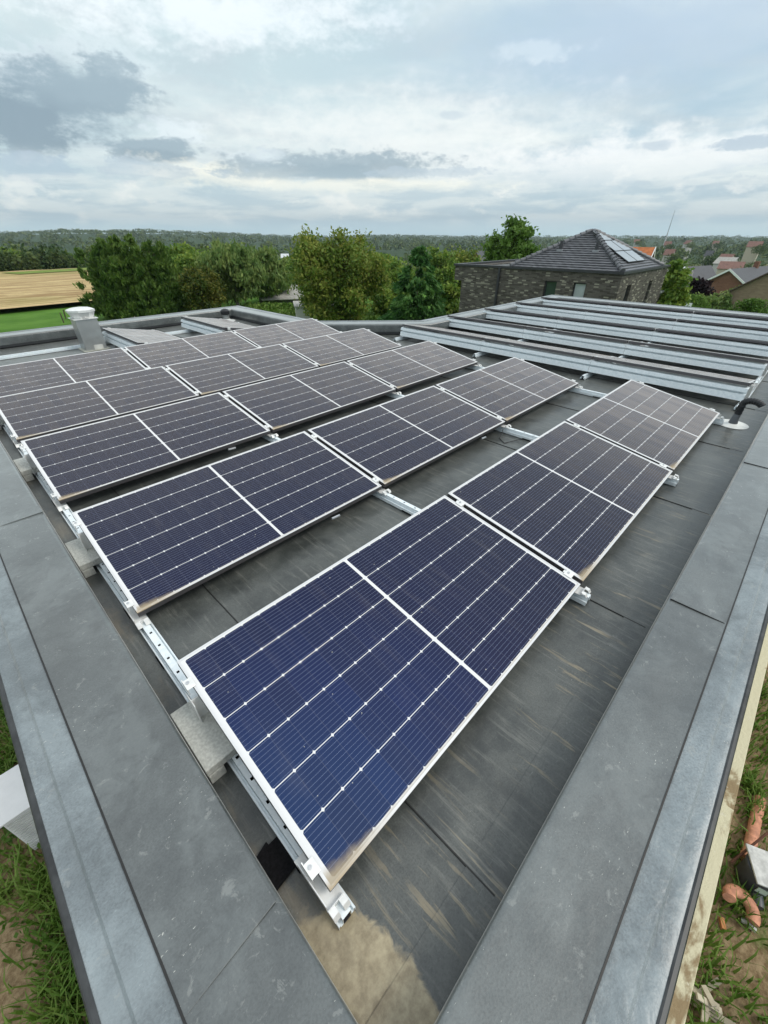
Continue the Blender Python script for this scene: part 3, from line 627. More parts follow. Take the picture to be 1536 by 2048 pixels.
for k, v in enumerate([8.93, 7.16]):
    root = empty('mounting_rail', (0, v, 0), (0, 0, 0), ['galvanised rail lying on the roof by the steel chimney along the far edge', 'galvanised rail behind the farthest row of the big array'][k], 'rail', 'galvanised rails under the solar panels')
    rail_mesh(0.35, 4.75, 'x').build('rail', [GALV, BLK], root)
    for (uu, vv) in UL: add_fix(root, 0, 'last' if k == 0 else 'first', R_(90), (uu + RUN, vv + (PL if k == 0 else 0) - v))
def wind_plate(a, b2, label, axis='y', at_=6.12, sgn=1, group='galvanised wind plates'):
    """folded plate under the high edge: groove and flange above a flat face; profile across grows away from the viewer"""
    mb = MB(); p = [(-0.044, -0.036), (-0.034, 0.034), (0.016, 0.036), (0.018, 0.058), (-0.030, 0.060), (-0.022, 0.100), (0.03, 0.106), (0.05, 0.108), (0.05, 0.106), (0.03, 0.104), (-0.019, 0.098), (-0.027, 0.062), (0.020, 0.060), (0.018, 0.034), (-0.031, 0.032), (-0.041, -0.036)]
    prof = [(at_ + sgn * q[0], q[1]) for q in p]; mb.extr(prof, a, b2, axis)
    for k in range(3):
        pos = a + (b2 - a) * (0.16 + 0.34 * k); s = MB()
    root = mb.build('wind_plate', GALV); tag(root, label, 'metal plate', group)
    return root
for i, uh in enumerate(UH):
    for c in range(3):
        v0 = -0.085 + c * UP
        wind_plate(v0 - 0.012, v0 + PL + 0.017, f'{["right-hand", "middle", "left-hand"][c]} pale galvanised plate of the {["nearest", "second", "third", "fourth", "farthest"][i]} plate row at right', at_=uh)
wind_plate(UL[0][1], UL[0][1] + PL, 'short galvanised plate under the tilted panel beside the steel chimney', at_=UL[0][0])
wind_plate(UL[1][1], UL[1][1] + PL, 'short galvanised plate under the tilted panel near the small black vent', at_=UL[1][0])
for r in range(NR):
    for c in range(NC):
        u0 = c * UP
        wind_plate(u0 + 0.03, u0 + PL - 0.03, f'galvanised plate hidden below the high back edge of the {coln[c]} panel, {rown[r]}', 'x', r * VP + RUN - 0.0, -1)

# slabs, rubber mat
SG = 'concrete ballast slabs along the left edge'
for k, (v0, nm) in enumerate(((0.57, 'nearest'), (2.15, 'second'), (3.79, 'third'), (5.3, 'fourth'))):
    for j in (0, 1):
        mb = MB(); dz = 0.0
        if j: mb.box(-0.104, 0.20, v0 + 0.004, v0 + 0.312, RT + 0.003, RT + 0.042)
        else: mb.box(-0.102, -0.043, v0 + 0.002, v0 + 0.316, RZ + 0.0055, RT + 0.0)
        o = mb.build('ballast_slab', SLAB, bevel=0.003)
        tag(o, f'grey concrete slab, {"upper one" if j else "lower one"} of the {nm} stack between left roof edge and panel', 'slab', SG)
mb = MB(); mb.prism([(-0.104, 0.262), (-0.06, 0.275), (-0.058, 0.262), (0.10, 0.262), (0.10, 0.165), (-0.06, 0.150), (-0.104, 0.145)], RZ + 0.0085, RZ + 0.017)
tag(mb.build('rubber_mat', MAT), 'black rubber crumb mat under the leftmost rail near the front corner', 'mat')
# cables under the rows
CBL = plain('cable_black', (0.01, 0.01, 0.011), 0.5)
for (nm, pts) in (('black cable loop on the membrane behind the first row', [(3.42, 1.22, RZ + .05), (3.46, 1.3, RZ + .012), (3.3, 1.36, RZ + .01), (3.36, 1.45, RZ + .012), (3.5, 1.5, RZ + .05)]),
                  ('thin black cable lying beside the rail near the far left panels', [(3.2, 8.2, RZ + .012), (3.0, 8.25, RZ + .012), (2.85, 8.4, RZ + .012), (3.1, 8.5, RZ + .012), (3.4, 8.4, RZ + .012)])):
    mb = MB(); mb.tube(pts, 0.004, 6); tag(mb.build('cable', CBL, smooth=True), nm, 'cable')

for k, (u_, v_, nm) in enumerate(((1.25, 1.50, 'small pale connector clipped below the low edge of the second row'), (1.30, 3.02, 'small pale connector clipped below the low edge of the third row'), (3.1, 1.5, 'small pale connector below the low edge, middle panel of the second row'), (3.1, 0.94, 'grey cable loop hanging behind the middle panel of the nearest row'))):
    mb = MB(); mb.tube([(u_, v_, -.045), (u_ + .07, v_, -.05)], .009, 8) if k < 3 else mb.tube([(u_ - .3, v_, .10), (u_ - .15, v_ + .03, .0), (u_, v_ + .02, -.06), (u_ + .2, v_, .02), (u_ + .3, v_, .10)], .004, 6)
    tag(mb.build('cable_connector', ALU if k < 3 else CBL, smooth=True), nm, 'connector' if k < 3 else 'cable')
# ------------------------------------------------------------------ roof furniture
def chimney():
    r = empty('steel_chimney', (1.77, 8.71, RZ), (0, 0, 0), 'square stainless steel chimney with octagonal cap at the far left of the roof', 'chimney')
    b = MB(); w = 0.165; b.box(-w, w, -w, w, 0, 0.50); b.build('duct', ZINC, r, bevel=0.006)
    f = MB(); f.box(-w - .045, w + .045, -w - .045, w + .045, 0.004, 0.012); f.build('base_flashing', plain('lead_flashing', (0.42, 0.42, 0.36), 0.6), r)
    f = MB(); f.box(-w - .02, w + .02, -w - .02, w + .02, 0.50, 0.508); f.build('flange', BRK, r)
    for a in range(4):
        g_ = MB(); A = Matrix.Rotation(a * math.pi / 2, 4, 'Z')
        g_.add([(-0.05, -w - .018, .508), (0.05, -w - .018, .508), (0, -w + .02, .56), (0, -w - .018, .508 + .012)], [(0, 1, 2), (0, 3, 1), (0, 2, 3), (1, 3, 2)], 0, A); g_.build('gusset', ZINC, r)
    c = MB(); c.lathe([(0.155, .508), (0.165, .52), (0.205, .60), (0.215, .605), (0.215, .638), (0.15, .66), (0.05, .672)], n=8, rot=R_(22.5)); cp = c.build('cap', BRK, r)
    p = MB(); p.box(-0.03, 0.11, -w - .002, -w, 0.015, 0.09); p.build('label_plate', plain('plate_white', (0.62, 0.62, 0.58), 0.5), r)
    return r
chimney()
def goose():
    r = empty('gooseneck_pipe', (5.43, -0.135, RZ), (0, 0, 0), 'grey roof pipe with black corrugated gooseneck on a round white flange', 'pipe')
    f = MB(); f.lathe([(0.145, 0.003), (0.145, 0.007), (0.12, 0.009), (0.06, 0.013), (0.045, 0.02)], n=32); f.build('flange', plain('white_flange', (0.72, 0.73, 0.70), 0.5), r, True)
    p = MB(); p.tube([(0, 0, .01), (0.0, 0, .07), (0.003, -0.004, .115)], [0.044, 0.034, 0.031], 18); p.build('pipe', PVCG, r, True)
    pts = []; rad = []
    N = 40
    for i in range(N):
        s = i / (N - 1)
        if s < .25: q = (0.003, -0.004, .115 + .11 * s / .25)
        else:
            a = (s - .25) / .75 * R_(150); rr = 0.085; q = (0.003 - .3 * rr * (1 - math.cos(a)), -0.004 - rr * (1 - math.cos(a)), .225 + rr * math.sin(a) * .62)
        pts.append(q); rad.append(0.033 if i % 3 else 0.029)
    h = MB(); h.tube(pts, rad, 14); h.build('corrugated_hose', BLK, r, True)
goose()
def vent2():
    r = empty('roof_vent', (4.80, 9.60, RZ), (0, 0, 0), 'small grey roof vent with black round cap in the far left corner', 'vent')
    f = MB(); f.lathe([(0.20, 0.003), (0.20, 0.01), (0.10, 0.03), (0.085, 0.05)], n=24); f.build('flange', plain('vent_flange', (0.55, 0.56, 0.54), 0.5), r, True)
    p = MB(); p.tube([(0, 0, .03), (0, 0, .16)], 0.075, 18); p.build('pipe', ZINC, r, True)
    c = MB(); c.lathe([(0.085, .14), (0.10, .15), (0.10, .22), (0.07, .25), (0.03, .262)], n=20); c.build('cap', BLK, r, True)
vent2()

# ------------------------------------------------------------------ neighbour house
def neighbour():
    X0, YR, YL, Z0 = 19.95, 5.945, 14.08, 0.22; XB = 26.3; gz = H(20, 8) - 0.3
    r = empty('brick_house', (X0, YR, 0), (0, 0, 0), 'modern grey-brown brick house with slate-grey pyramid roof behind the far roof edge', 'house')
    L = lambda x, y: (x - X0, y - YR)
    # front wall with window openings, upper floor overhang at the left end
    def wallface(name, x, segs):
        pass
    m_ = MB(); th = 0.3
    ow = [(YR + 1.33, YR + 1.87, -1.45, -0.17), (YR + 2.62, YR + 3.18, -1.55, -0.17)]
    ys = [YR] + [v for o_ in ow for v in o_[:2]] + [YL - 0.46]
    def fr(y0, y1, z0, z1): m_.box(0, th, y0 - YR, y1 - YR, z0, z1)
    fr(ys[0], ys[1], gz, Z0); fr(ys[2], ys[3], gz, Z0); fr(ys[4], ys[5], gz, Z0)
    for o_ in ow: fr(o_[0], o_[1], gz, o_[2]); fr(o_[0], o_[1], o_[3], Z0)
    m_.box(0, XB - X0, YL - 0.46 - YR, YL - YR, -0.42, Z0)
    # right wall
    rw = [(0.98, 1.50, -2.2, -0.22), (3.95, 4.42, -2.6, -0.24)]
    xs = [th] + [v for o_ in rw for v in o_[:2]] + [XB - X0]
    for a, b2 in ((xs[0], xs[1]), (xs[2], xs[3]), (xs[4], xs[5])): m_.box(a, b2, 0.0, th, gz, Z0)
    for o_ in rw: m_.box(o_[0], o_[1], 0, th, gz, o_[2]); m_.box(o_[0], o_[1], 0, th, o_[3], Z0)
    m_.box(th, XB - X0, YL - .46 - YR - th, YL - .461 - YR, gz, Z0); m_.box(XB - X0 - th, XB - X0, th, YL - .46 - YR - th, gz, Z0)
    m_.build('wall', BRICK_G, r)
    an = MB(); an.box(XB - X0 - 1.4, XB - X0 + 2.3, 0.004, 4, gz, -0.93); an.build('annex_wall', BRICK_G, r)
    ac = MB(); ac.box(XB - X0 + .003, XB - X0 + 2.36, -0.06, 0.16, -0.93, -0.85); ac.box(XB - X0 + 2.14, XB - X0 + 2.36, 0.16, 4.05, -0.93, -0.85); ac.build('annex_coping', plain('coping_alu', (0.5, 0.53, 0.53), 0.4, 0.5), r)
    DK = plain('dark_trim', (0.035, 0.037, 0.042), 0.5)
    # gutter and copings
    gt = MB(); gt.box(-0.07, XB - X0 + .07, -0.07, 0.0, Z0, Z0 + 0.09); gt.box(-0.07, 0.0, 0, YL - YR + .05, Z0, Z0 + .09); gt.box(-0.001, 0.30, 5.06, YL - YR + .05, Z0 + .001, Z0 + .087)
    gt.box(0.3, XB - X0, YL - YR - .25, YL - YR + .05, Z0, Z0 + .087); gt.box(XB - X0 - .3, XB - X0, 0, YL - YR - .25, Z0, Z0 + .087); gt.build('gutter', DK, r)
    fl = MB(); fl.box(0.3, XB - X0 - .3, 0.001, YL - YR - .25, Z0 - 0.10, Z0 - 0.04); fl.build('flat_roof', UPS, r)
    dp = MB(); dp.tube([(-0.07, 5.52, Z0), (-0.07, 5.52, gz)], 0.06, 10); dp.build('downpipe', DK, r, True)
    # pyramid roof of tile courses
    TL = plain('roof_tile_grey', (0.115, 0.118, 0.128), 0.42, 0, 0.5, 0.25, 3)
    bx0, bx1, by0, by1 = 0.05, 5.35, 0.05, 5.05; zb = Z0 + 0.07; cx, cy = 2.66, 2.58; zp = 1.64; rd = 0.10
    N = 17; faces = [[(bx0, by1), (bx0, by0)], [(bx0, by0), (bx1, by0)], [(bx1, by0), (bx1, by1)], [(bx1, by1), (bx0, by1)]]
    pk = [[(cx, cy + rd), (cx, cy)], [(cx, cy), (cx + rd, cy)], [(cx + rd, cy), (cx + rd, cy + rd)], [(cx + rd, cy + rd), (cx, cy + rd)]]
    for fi in range(4):
        mb = MB(); (a, b2), (pa, pb) = faces[fi], pk[fi]
        e = (Vector(b2) - Vector(a)).normalized(); outw = Vector((e.y, -e.x))
        for k in range(N):
            s0, s1 = k / N, (k + 1) / N
            def pt(p, q, s, dz, do=0): return (p[0] + (q[0] - p[0]) * s + outw.x * do, p[1] + (q[1] - p[1]) * s + outw.y * do, zb + (zp - zb) * s + dz)
            A, B = pt(a, pa, s0, 0.035, 0.02), pt(b2, pb, s0, 0.035, 0.02); C, D = pt(b2, pb, s1, 0.0), pt(a, pa, s1, 0.0); A0, B0 = pt(a, pa, s0, 0), pt(b2, pb, s0, 0)
            nt = max(2, int((Vector(A) - Vector(B)).length / 0.32)) if fi < 2 else 2
            up = []; lo = []; base = []
            for j in range(nt * 3 + 1):
                w = j / (nt * 3); dz = 0.007 if j % 3 == 1 else 0.0
                up.append(Vector(D).lerp(Vector(C), w) + Vector((0, 0, dz))); lo.append(Vector(A).lerp(Vector(B), w) + Vector((0, 0, dz))); base.append(Vector(A0).lerp(Vector(B0), w))
            n_ = len(up); mb.add(base + lo + up, [(j, j + 1, n_ + j + 1, n_ + j) for j in range(n_ - 1)] + [(n_ + j, n_ + j + 1, 2 * n_ + j + 1, 2 * n_ + j) for j in range(n_ - 1)])
        mb.build('roof', TL, r)
    for (bx, by), (px_, py_) in (((bx0, by0), (cx, cy)), ((bx1, by0), (cx + rd, cy)), ((bx0, by1), (cx, cy + rd)), ((bx1, by1), (cx + rd, cy + rd))):
        mb = MB(); a = Vector((bx, by, zb + .03)); b2 = Vector((px_, py_, zp + .03)); K = 15
        for k in range(K):
            p, q = a.lerp(b2, k / K), a.lerp(b2, (k + 1.08) / K); mb.tube([p + Vector((0, 0, .018)), q], [0.105, 0.085], 10)
        mb.build('hip_tiles', TL, r, True)
    for (x_, y_) in ((0.75 + .55, 3.35), (0.75 + .55, 1.75)):
        s = (x_ - bx0) / (cx - bx0); z_ = zb + (zp - zb) * s
        v_ = MB(); v_.box(x_ - .10, x_ + .10, y_ - .13, y_ + .13, z_ - .04, z_ + .055); vo = v_.build('vent_base', plain('lead', (0.30, 0.31, 0.33), 0.5), r)
        v_ = MB(); v_.tube([(x_, y_, z_), (x_ - .02, y_, z_ + .16), (x_ + .02, y_, z_ + .36)], [0.085, 0.07, 0.075], 12); v_.build('roof_vent', DK, r, True)
    # windows
    def win(x0, x1, y0, y1, z0, z1, glassmat, face):
        f = MB(); w = 0.045
        if face == 'x':
            xf0, xf1 = 0.10, 0.16
            f.box(xf0, xf1, y0, y0 + w, z0, z1); f.box(xf0, xf1, y1 - w, y1, z0, z1); f.box(xf0, xf1, y0 + w, y1 - w, z0, z0 + w); f.box(xf0, xf1, y0 + w, y1 - w, z1 - w, z1)
            fo = f.build('window', DK, r); g_ = MB(); g_.box(0.13, 0.14, y0 + w, y1 - w, z0 + w, z1 - w); g_.build('pane', glassmat, fo)
        else:
            f.box(x0, x0 + w, .10, .16, z0, z1); f.box(x1 - w, x1, .10, .16, z0, z1); f.box(x0 + w, x1 - w, .10, .16, z0, z0 + w); f.box(x0 + w, x1 - w, .10, .16, z1 - w, z1)
            fo = f.build('window', DK, r); g_ = MB(); g_.box(x0 + w, x1 - w, .13, .14, z0 + w, z1 - w); g_.build('pane', glassmat, fo)
    PALE = plain('blind_behind_glass', (0.45, 0.50, 0.53), 0.12, 0, 0.7, 0.15, 1.5)
    win(0, 0, ow[0][0] - YR, ow[0][1] - YR, ow[0][2], ow[0][3], PALE, 'x'); win(0, 0, ow[1][0] - YR, ow[1][1] - YR, ow[1][2], ow[1][3], GLASS, 'x')
    for o_ in rw: win(o_[0], o_[1], 0, 0, o_[2], o_[3], GLASS, 'y')
    # solar panels on its right roof slope
    slope = math.atan2(zp - zb, cy - by0)
    SP = plain('panel_dark_glass', (0.14, 0.155, 0.165), 0.14, 0, 1.0, 0.1, 2, 0, 1.0)
    names = ['left one of the two lower', 'right one of the two lower', 'left one of the two middle', 'right one of the two middle', 'single topmost']
    for k, (xx, ss_) in enumerate(((1.62, 0.40), (2.73, 0.40), (1.72, 1.20), (2.83, 1.20), (2.15, 2.00))):
        w, h = (1.08, 0.78) if k < 4 else (1.0, 0.70)
        e_ = empty('house_solar_panel', (X0 + xx, YR + by0 + ss_ * math.cos(slope), zb + ss_ * math.sin(slope) + 0.10), (slope, 0, 0), f'{names[k]} solar panels on the neighbouring pyramid roof' if k < 4 else 'single topmost solar panel just below the peak of the pyramid roof', 'solar panel', 'solar panels on the neighbouring roof')
        f = MB(); f.box(0, w, 0, 0.02, -.035, 0); f.box(0, w, h - .02, h, -.035, 0); f.box(0, .02, .02, h - .02, -.035, 0); f.box(w - .02, w, .02, h - .02, -.035, 0); f.build('frame', DK, e_)
        f = MB(); f.box(.02, w - .02, .02, h - .02, -.03, -.003); f.build('glass', SP, e_)
neighbour()

# ------------------------------------------------------------------ trees
rng = np.random.default_rng(11)
def leaf_quads(C, size, stretch=1.0, up=0.0, dirs=None, rg=rng):
    n = len(C); a = rg.normal(size=(n, 3)); a /= np.linalg.norm(a, axis=1)[:, None]
    if dirs is not None: a = dirs
    b = rg.normal(size=(n, 3)); b -= (b * a).sum(1)[:, None] * a; b /= np.linalg.norm(b, axis=1)[:, None] + 1e-9
    s = size * rg.uniform(0.6, 1.35, n)[:, None]
    a = a * s * stretch; b = b * s * 0.62
    V = np.empty((n, 4, 3)); V[:, 0] = C - a; V[:, 1] = C + b * 0.9 - a * .1; V[:, 2] = C + a; V[:, 3] = C - b * 0.9 + a * .1
    return V.reshape(-1, 3)
def crown_lobes(kind, h, w, z0):
    L = []
    if kind == 'cone':
        for i in range(210):
            s = rng.uniform(0, 1) ** 1.1; R = w / 2 * (1 - s) ** 0.62 * rng.uniform(0.55, 1.04); a = rng.uniform(0, 2 * math.pi); L.append((R * math.cos(a), R * math.sin(a), z0 + s * (h - z0) * 0.98 - R * .10, w * .075 * (1.25 - s)))
    elif kind == 'plume':
        for j in range(9):
            a = rng.uniform(0, 2 * math.pi); q = rng.uniform(0, .34) * w; hj = h * rng.uniform(.78, 1.0) * (1 - .5 * (q / w) ** 2 * 4); cx_, cy_ = q * math.cos(a), q * math.sin(a)
            for i in range(34):
                s = rng.uniform(0, 1); R = w * .22 * (1 - s ** 1.8) ** .7 * (0.6 + .4 * min(1, s * 6)); a2 = rng.uniform(0, 2 * math.pi); L.append((cx_ + R * math.cos(a2), cy_ + R * math.sin(a2), z0 + s * (hj - z0), w * .085 * (1.15 - .5 * s)))
    elif kind == 'column':
        for i in range(110):
            s = rng.uniform(0, 1); R = w / 2 * (1 - max(0, s - .62) ** 2 * 4.5) * (0.72 + .28 * min(1, s * 5)) * rng.uniform(.5, 1.0); a = rng.uniform(0, 2 * math.pi); L.append((R * math.cos(a), R * math.sin(a), z0 + s * (h - z0) * .96, w * .12))
    else:
        for i in range(95 if kind == 'round' else 120):
            d = rng.normal(size=3); d /= np.linalg.norm(d); q = rng.uniform(.45, 1.0) if kind == 'round' else rng.uniform(.4, 1.08)
            zc = (h + z0) / 2; L.append((d[0] * q * w / 2 * .86, d[1] * q * w / 2 * .86, zc + d[2] * q * (h - z0) / 2 * .88, w * (.125 if kind == 'round' else .105) * rng.uniform(.7, 1.3)))
    return L
def tree(name, label, px, dist, top, wpx, kind, fol, bark=BARK, cat='tree', n=9000, leaf=0.13, base=0.22, group=None, droop=0.0, basez=None):
    x, y = at(px, dist); gz = H(x, y) if basez is None else basez; h = zat(px, top, dist) - gz
    dep = dist * float(np.dot(CR[2][:2], hdir(px)) ) + 0.561 * 0; w = 1.18 * wpx / FPX * max(dep, dist * .5)
    e = empty(name, (x, y, gz), (0, 0, 0), label, cat, group)
    z0 = h * base; L = crown_lobes(kind, h, w, z0); L = np.array(L)
    if kind == 'round' or kind == 'loose':
        cut = np.clip((L[:, 2] - z0) / (h - z0), 0, 1)
    wts = L[:, 3] ** 2; wts /= wts.sum(); idx = rng.choice(len(L), n, p=wts)
    d = rng.normal(size=(n, 3)); d /= np.linalg.norm(d, axis=1)[:, None]; rad = L[idx, 3] * np.clip(np.abs(rng.normal(size=n)) * .46 + .25, 0, 1.45)
    C = L[idx, :3] + d * rad[:, None] * np.array([1.1, 1.1, .85])
    dirs = None
    if droop:
        dirs = rng.normal(size=(n, 3)); dirs[:, 2] -= droop * 2.0; dirs /= np.linalg.norm(dirs, axis=1)[:, None]
    if kind == 'plume':
        dirs = rng.normal(size=(n, 3)) * .45; dirs[:, 2] += 1; dirs[:, :2] += C[:, :2] / w; dirs /= np.linalg.norm(dirs, axis=1)[:, None]
    if kind == 'cone':
        o_ = C.copy(); o_[:, 2] = -abs(rng.normal(size=n)) * .5 * np.linalg.norm(C[:, :2], axis=1); dirs = o_ + rng.normal(size=(n, 3)) * .45; dirs /= np.linalg.norm(dirs, axis=1)[:, None] + 1e-9
    V = leaf_quads(C, leaf, 1.5 if (droop or kind in ('cone', 'plume')) else 1.0, dirs=dirs)
    quads_mesh('crown', V, fol, e)
    tb = MB(); tr = max(.05, w * (.010 if kind == 'cone' else .028))
    tb.tube([(0, 0, -0.3), (0.03, 0, h * .15), (rng.normal() * .08, rng.normal() * .08, h * .45), (rng.normal() * .1, rng.normal() * .1, h * .86)], [tr * 1.3, tr, tr * .65, tr * .15], 9)
    for k in range(0 if kind == 'cone' else 11):
        l = L[rng.integers(len(L))]; z1 = max(h * .14, min(l[2] - .2 * h, h * .6)); p0 = Vector((0, 0, z1)); p1 = Vector(l[:3]); mid = p0.lerp(p1, .5) + Vector((0, 0, .05 * h))
        tb.tube([p0, mid, p1], [tr * .5, tr * .3, tr * .08], 6, caps=False)
    tb.build('trunk', bark, e, True)
    return e
# row of tall dark conifers at left
TG = 'tall dark conifers at the edge of the stubble field'
for k, (px, d, top, w) in enumerate(((174, 47, 474, 62), (202, 46, 468, 62), (234, 45, 472, 62), (263, 44, 466, 60), (290, 43, 476, 58), (318, 43, 484, 55))):
    tree('conifer', ['leftmost dark green conifer beside the stubble field, behind the steel chimney', 'second dark conifer from the stubble field in the tall hedge-like row', 'third dark conifer from the stubble field in the tall row',
                     'fourth dark conifer in the tall row, with a ragged top', 'fifth dark conifer in the tall row', 'rightmost and lowest conifer of the dark row'][k], px, d, top - 2, w * 1.35, 'plume', F_CON, n=24000, leaf=.11, base=.06, group=TG, cat='conifer')
tree('broadleaf_tree', 'mid green round tree behind the right end of the dark conifer row', 345, 56, 482, 95, 'round', F_GRN, n=9000, leaf=.19, base=.1)
tree('broadleaf_tree', 'green tree between the dark conifers and the pale-trunked willow', 392, 52, 490, 95, 'round', F_GRN, n=8000, leaf=.17, base=.1)
tree('small_tree', 'low yellowish green bushy tree in front of the conifers and willow', 383, 41, 528, 92, 'round', foliage('leaves_yellowing', (0.035, 0.07, 0.012), (0.10, 0.13, 0.02), (0.22, 0.19, 0.03), .5), n=9000, leaf=.12, base=.04)
tree('willow_tree', 'tall grey-green willow with pale slanting trunk left of the barn', 452, 44, 472, 108, 'loose', F_WIL, BARKL, n=15000, leaf=.14, base=.12, droop=1.0)
tree('willow_tree', 'second grey-green loose tree right behind the pale-trunked willow', 520, 50, 484, 88, 'loose', F_WIL, BARKL, n=11000, leaf=.15, base=.05, droop=.8)
tree('walnut_tree', 'big round walnut tree with browning leaves in front of the white shed', 672, 32.5, 452, 178, 'loose', F_WAL, n=34000, leaf=.115, base=.07)
tree('spruce_tree', 'broad dark green spruce to the right of the walnut tree', 840, 28, 489, 152, 'cone', F_SPR, n=42000, leaf=.11, base=.03, cat='conifer')
tree('broadleaf_tree', 'rust-tinged tree in the gap between the spruce and the flat-roofed wing', 925, 75, 488, 105, 'round', F_WAL, n=8000, leaf=.25, base=.08)
tree('broadleaf_tree', 'dark green tree peeking out behind the top of the spruce', 880, 60, 492, 70, 'round', F_GRN, n=6000, leaf=.2, base=.1)
tree('broadleaf_tree', 'tall bright green tree rising behind the flat-roofed brick wing', 1030, 40, 431, 98, 'loose', F_BRT, n=17000, leaf=.15, base=.12)
for k, (px, d, top, w, lab) in enumerate(((775, 38, 560, 70, 'leafy shrub on the lawn left of the spruce foot'), (905, 30, 560, 60, 'shrub squeezed between the spruce and the brick house wall'), (800, 52, 520, 80, 'green tree filling the gap left of the spruce top'), (470, 60, 480, 90, 'tall green tree right behind the pale-trunked willow'), (600, 60, 500, 60, 'loose green tree on the left flank of the walnut tree, farther off'))):
    tree('shrub' if top == 560 else 'broadleaf_tree', lab, px, d, top, w, 'round', F_GRN, n=7000, leaf=.15, base=.0, cat='shrub' if top == 560 else 'tree')
tree('small_tree', 'smaller bright green tree at the left foot of the tall one behind the brick wing', 980, 42, 484, 50, 'round', F_BRT, n=6000, leaf=.13, base=.1)
tree('broadleaf_tree', 'full green tree immediately right of the neighbouring brick house', 1368, 28, 512, 92, 'round', F_GRN, n=15000, leaf=.11, base=.0)
tree('purple_beech', 'dark purple-leaved tree behind the street lamp', 1424, 62, 548, 62, 'round', F_PUR, n=7000, leaf=.2, base=.05)
tree('shrub', 'round grey-green shrub in front of the red brick gable house, right of the lamp', 1438, 58, 577, 42, 'round', F_WIL, n=5000, leaf=.14, base=0, cat='shrub')
tree('shrub', 'wide olive shrub below the window of the red brick gable house', 1484, 55, 583, 62, 'round', F_WIL, n=6000, leaf=.14, base=0, cat='shrub')
tree('small_tree', 'olive small tree before the right half of the red brick gable house', 1512, 57, 574, 44, 'loose', F_WIL, n=6000, leaf=.14, base=0)
tree('flowering_bush', 'yellow flowering bush at the foot of the street lamp', 1404, 50, 603, 32, 'round', F_YEL, n=3500, leaf=.09, base=0, cat='bush')
tree('broadleaf_tree', 'dark tree standing at the far left end of the field wood', 12, 150, 500, 70, 'round', F_GRN, n=7000, leaf=.5, base=.05)
tree('broadleaf_tree', 'round dark tree at the field edge close to the conifer row', 118, 165, 503, 36, 'round', F_CON, n=4000, leaf=.5, base=.05)
for k, (px, d, top, w) in enumerate(((770, 62, 505, 70), (735, 68, 500, 60), (560, 75, 515, 55))):
    tree('broadleaf_tree', ['green tree showing between the walnut tree and the spruce', 'tree whose crown shows just right behind the walnut tree', 'low tree far behind the barn roof'][k], px, d, top, w, 'round', F_GRN, n=5000, leaf=.25, base=.1)

# hedge and brush
def brush(name, label, cat, pts, hgt, wid, fol, n, leaf, kind=None, group=None):
    C = []
    for i in range(n):
        k = rng.integers(len(pts) - 1); s = rng.uniform(); p = np.array(pts[k]) * (1 - s) + np.array(pts[k + 1]) * s
        x, y = p[0] + rng.uniform(-1, 1) * wid / 2, p[1] + rng.uniform(-1, 1) * wid / 2; C.append((x, y, H(x, y) + rng.uniform(0, 1) ** .6 * hgt * (0.85 + .3 * math.sin(x * 1.3 + y))))
    o = quads_mesh(name, leaf_quads(np.array(C), leaf), fol); return tag(o, label, cat, group, kind)
hA, hB = at(1405, 45), at(1600, 42)
brush('hedge', 'clipped bright green hedge in front of the gable house by the street lamp', 'hedge', [hA, hB], zat(1480, 607, 44) - H(*at(1480, 44)), 1.1, F_BRT, 16000, .09)
brush('undergrowth', None, None, [at(380, 40), at(455, 41)], 0.9, 2.5, F_WIL, 3500, .12, 'stuff')
brush('tall_grass', None, None, [at(480, 41), at(575, 40)], 1.0, 6.5, GRASSM, 9000, .13, 'stuff')
brush('wild_plants', None, None, [at(740, 40), at(800, 34)], 0.7, 3.0, F_BRT, 5000, .12, 'stuff')

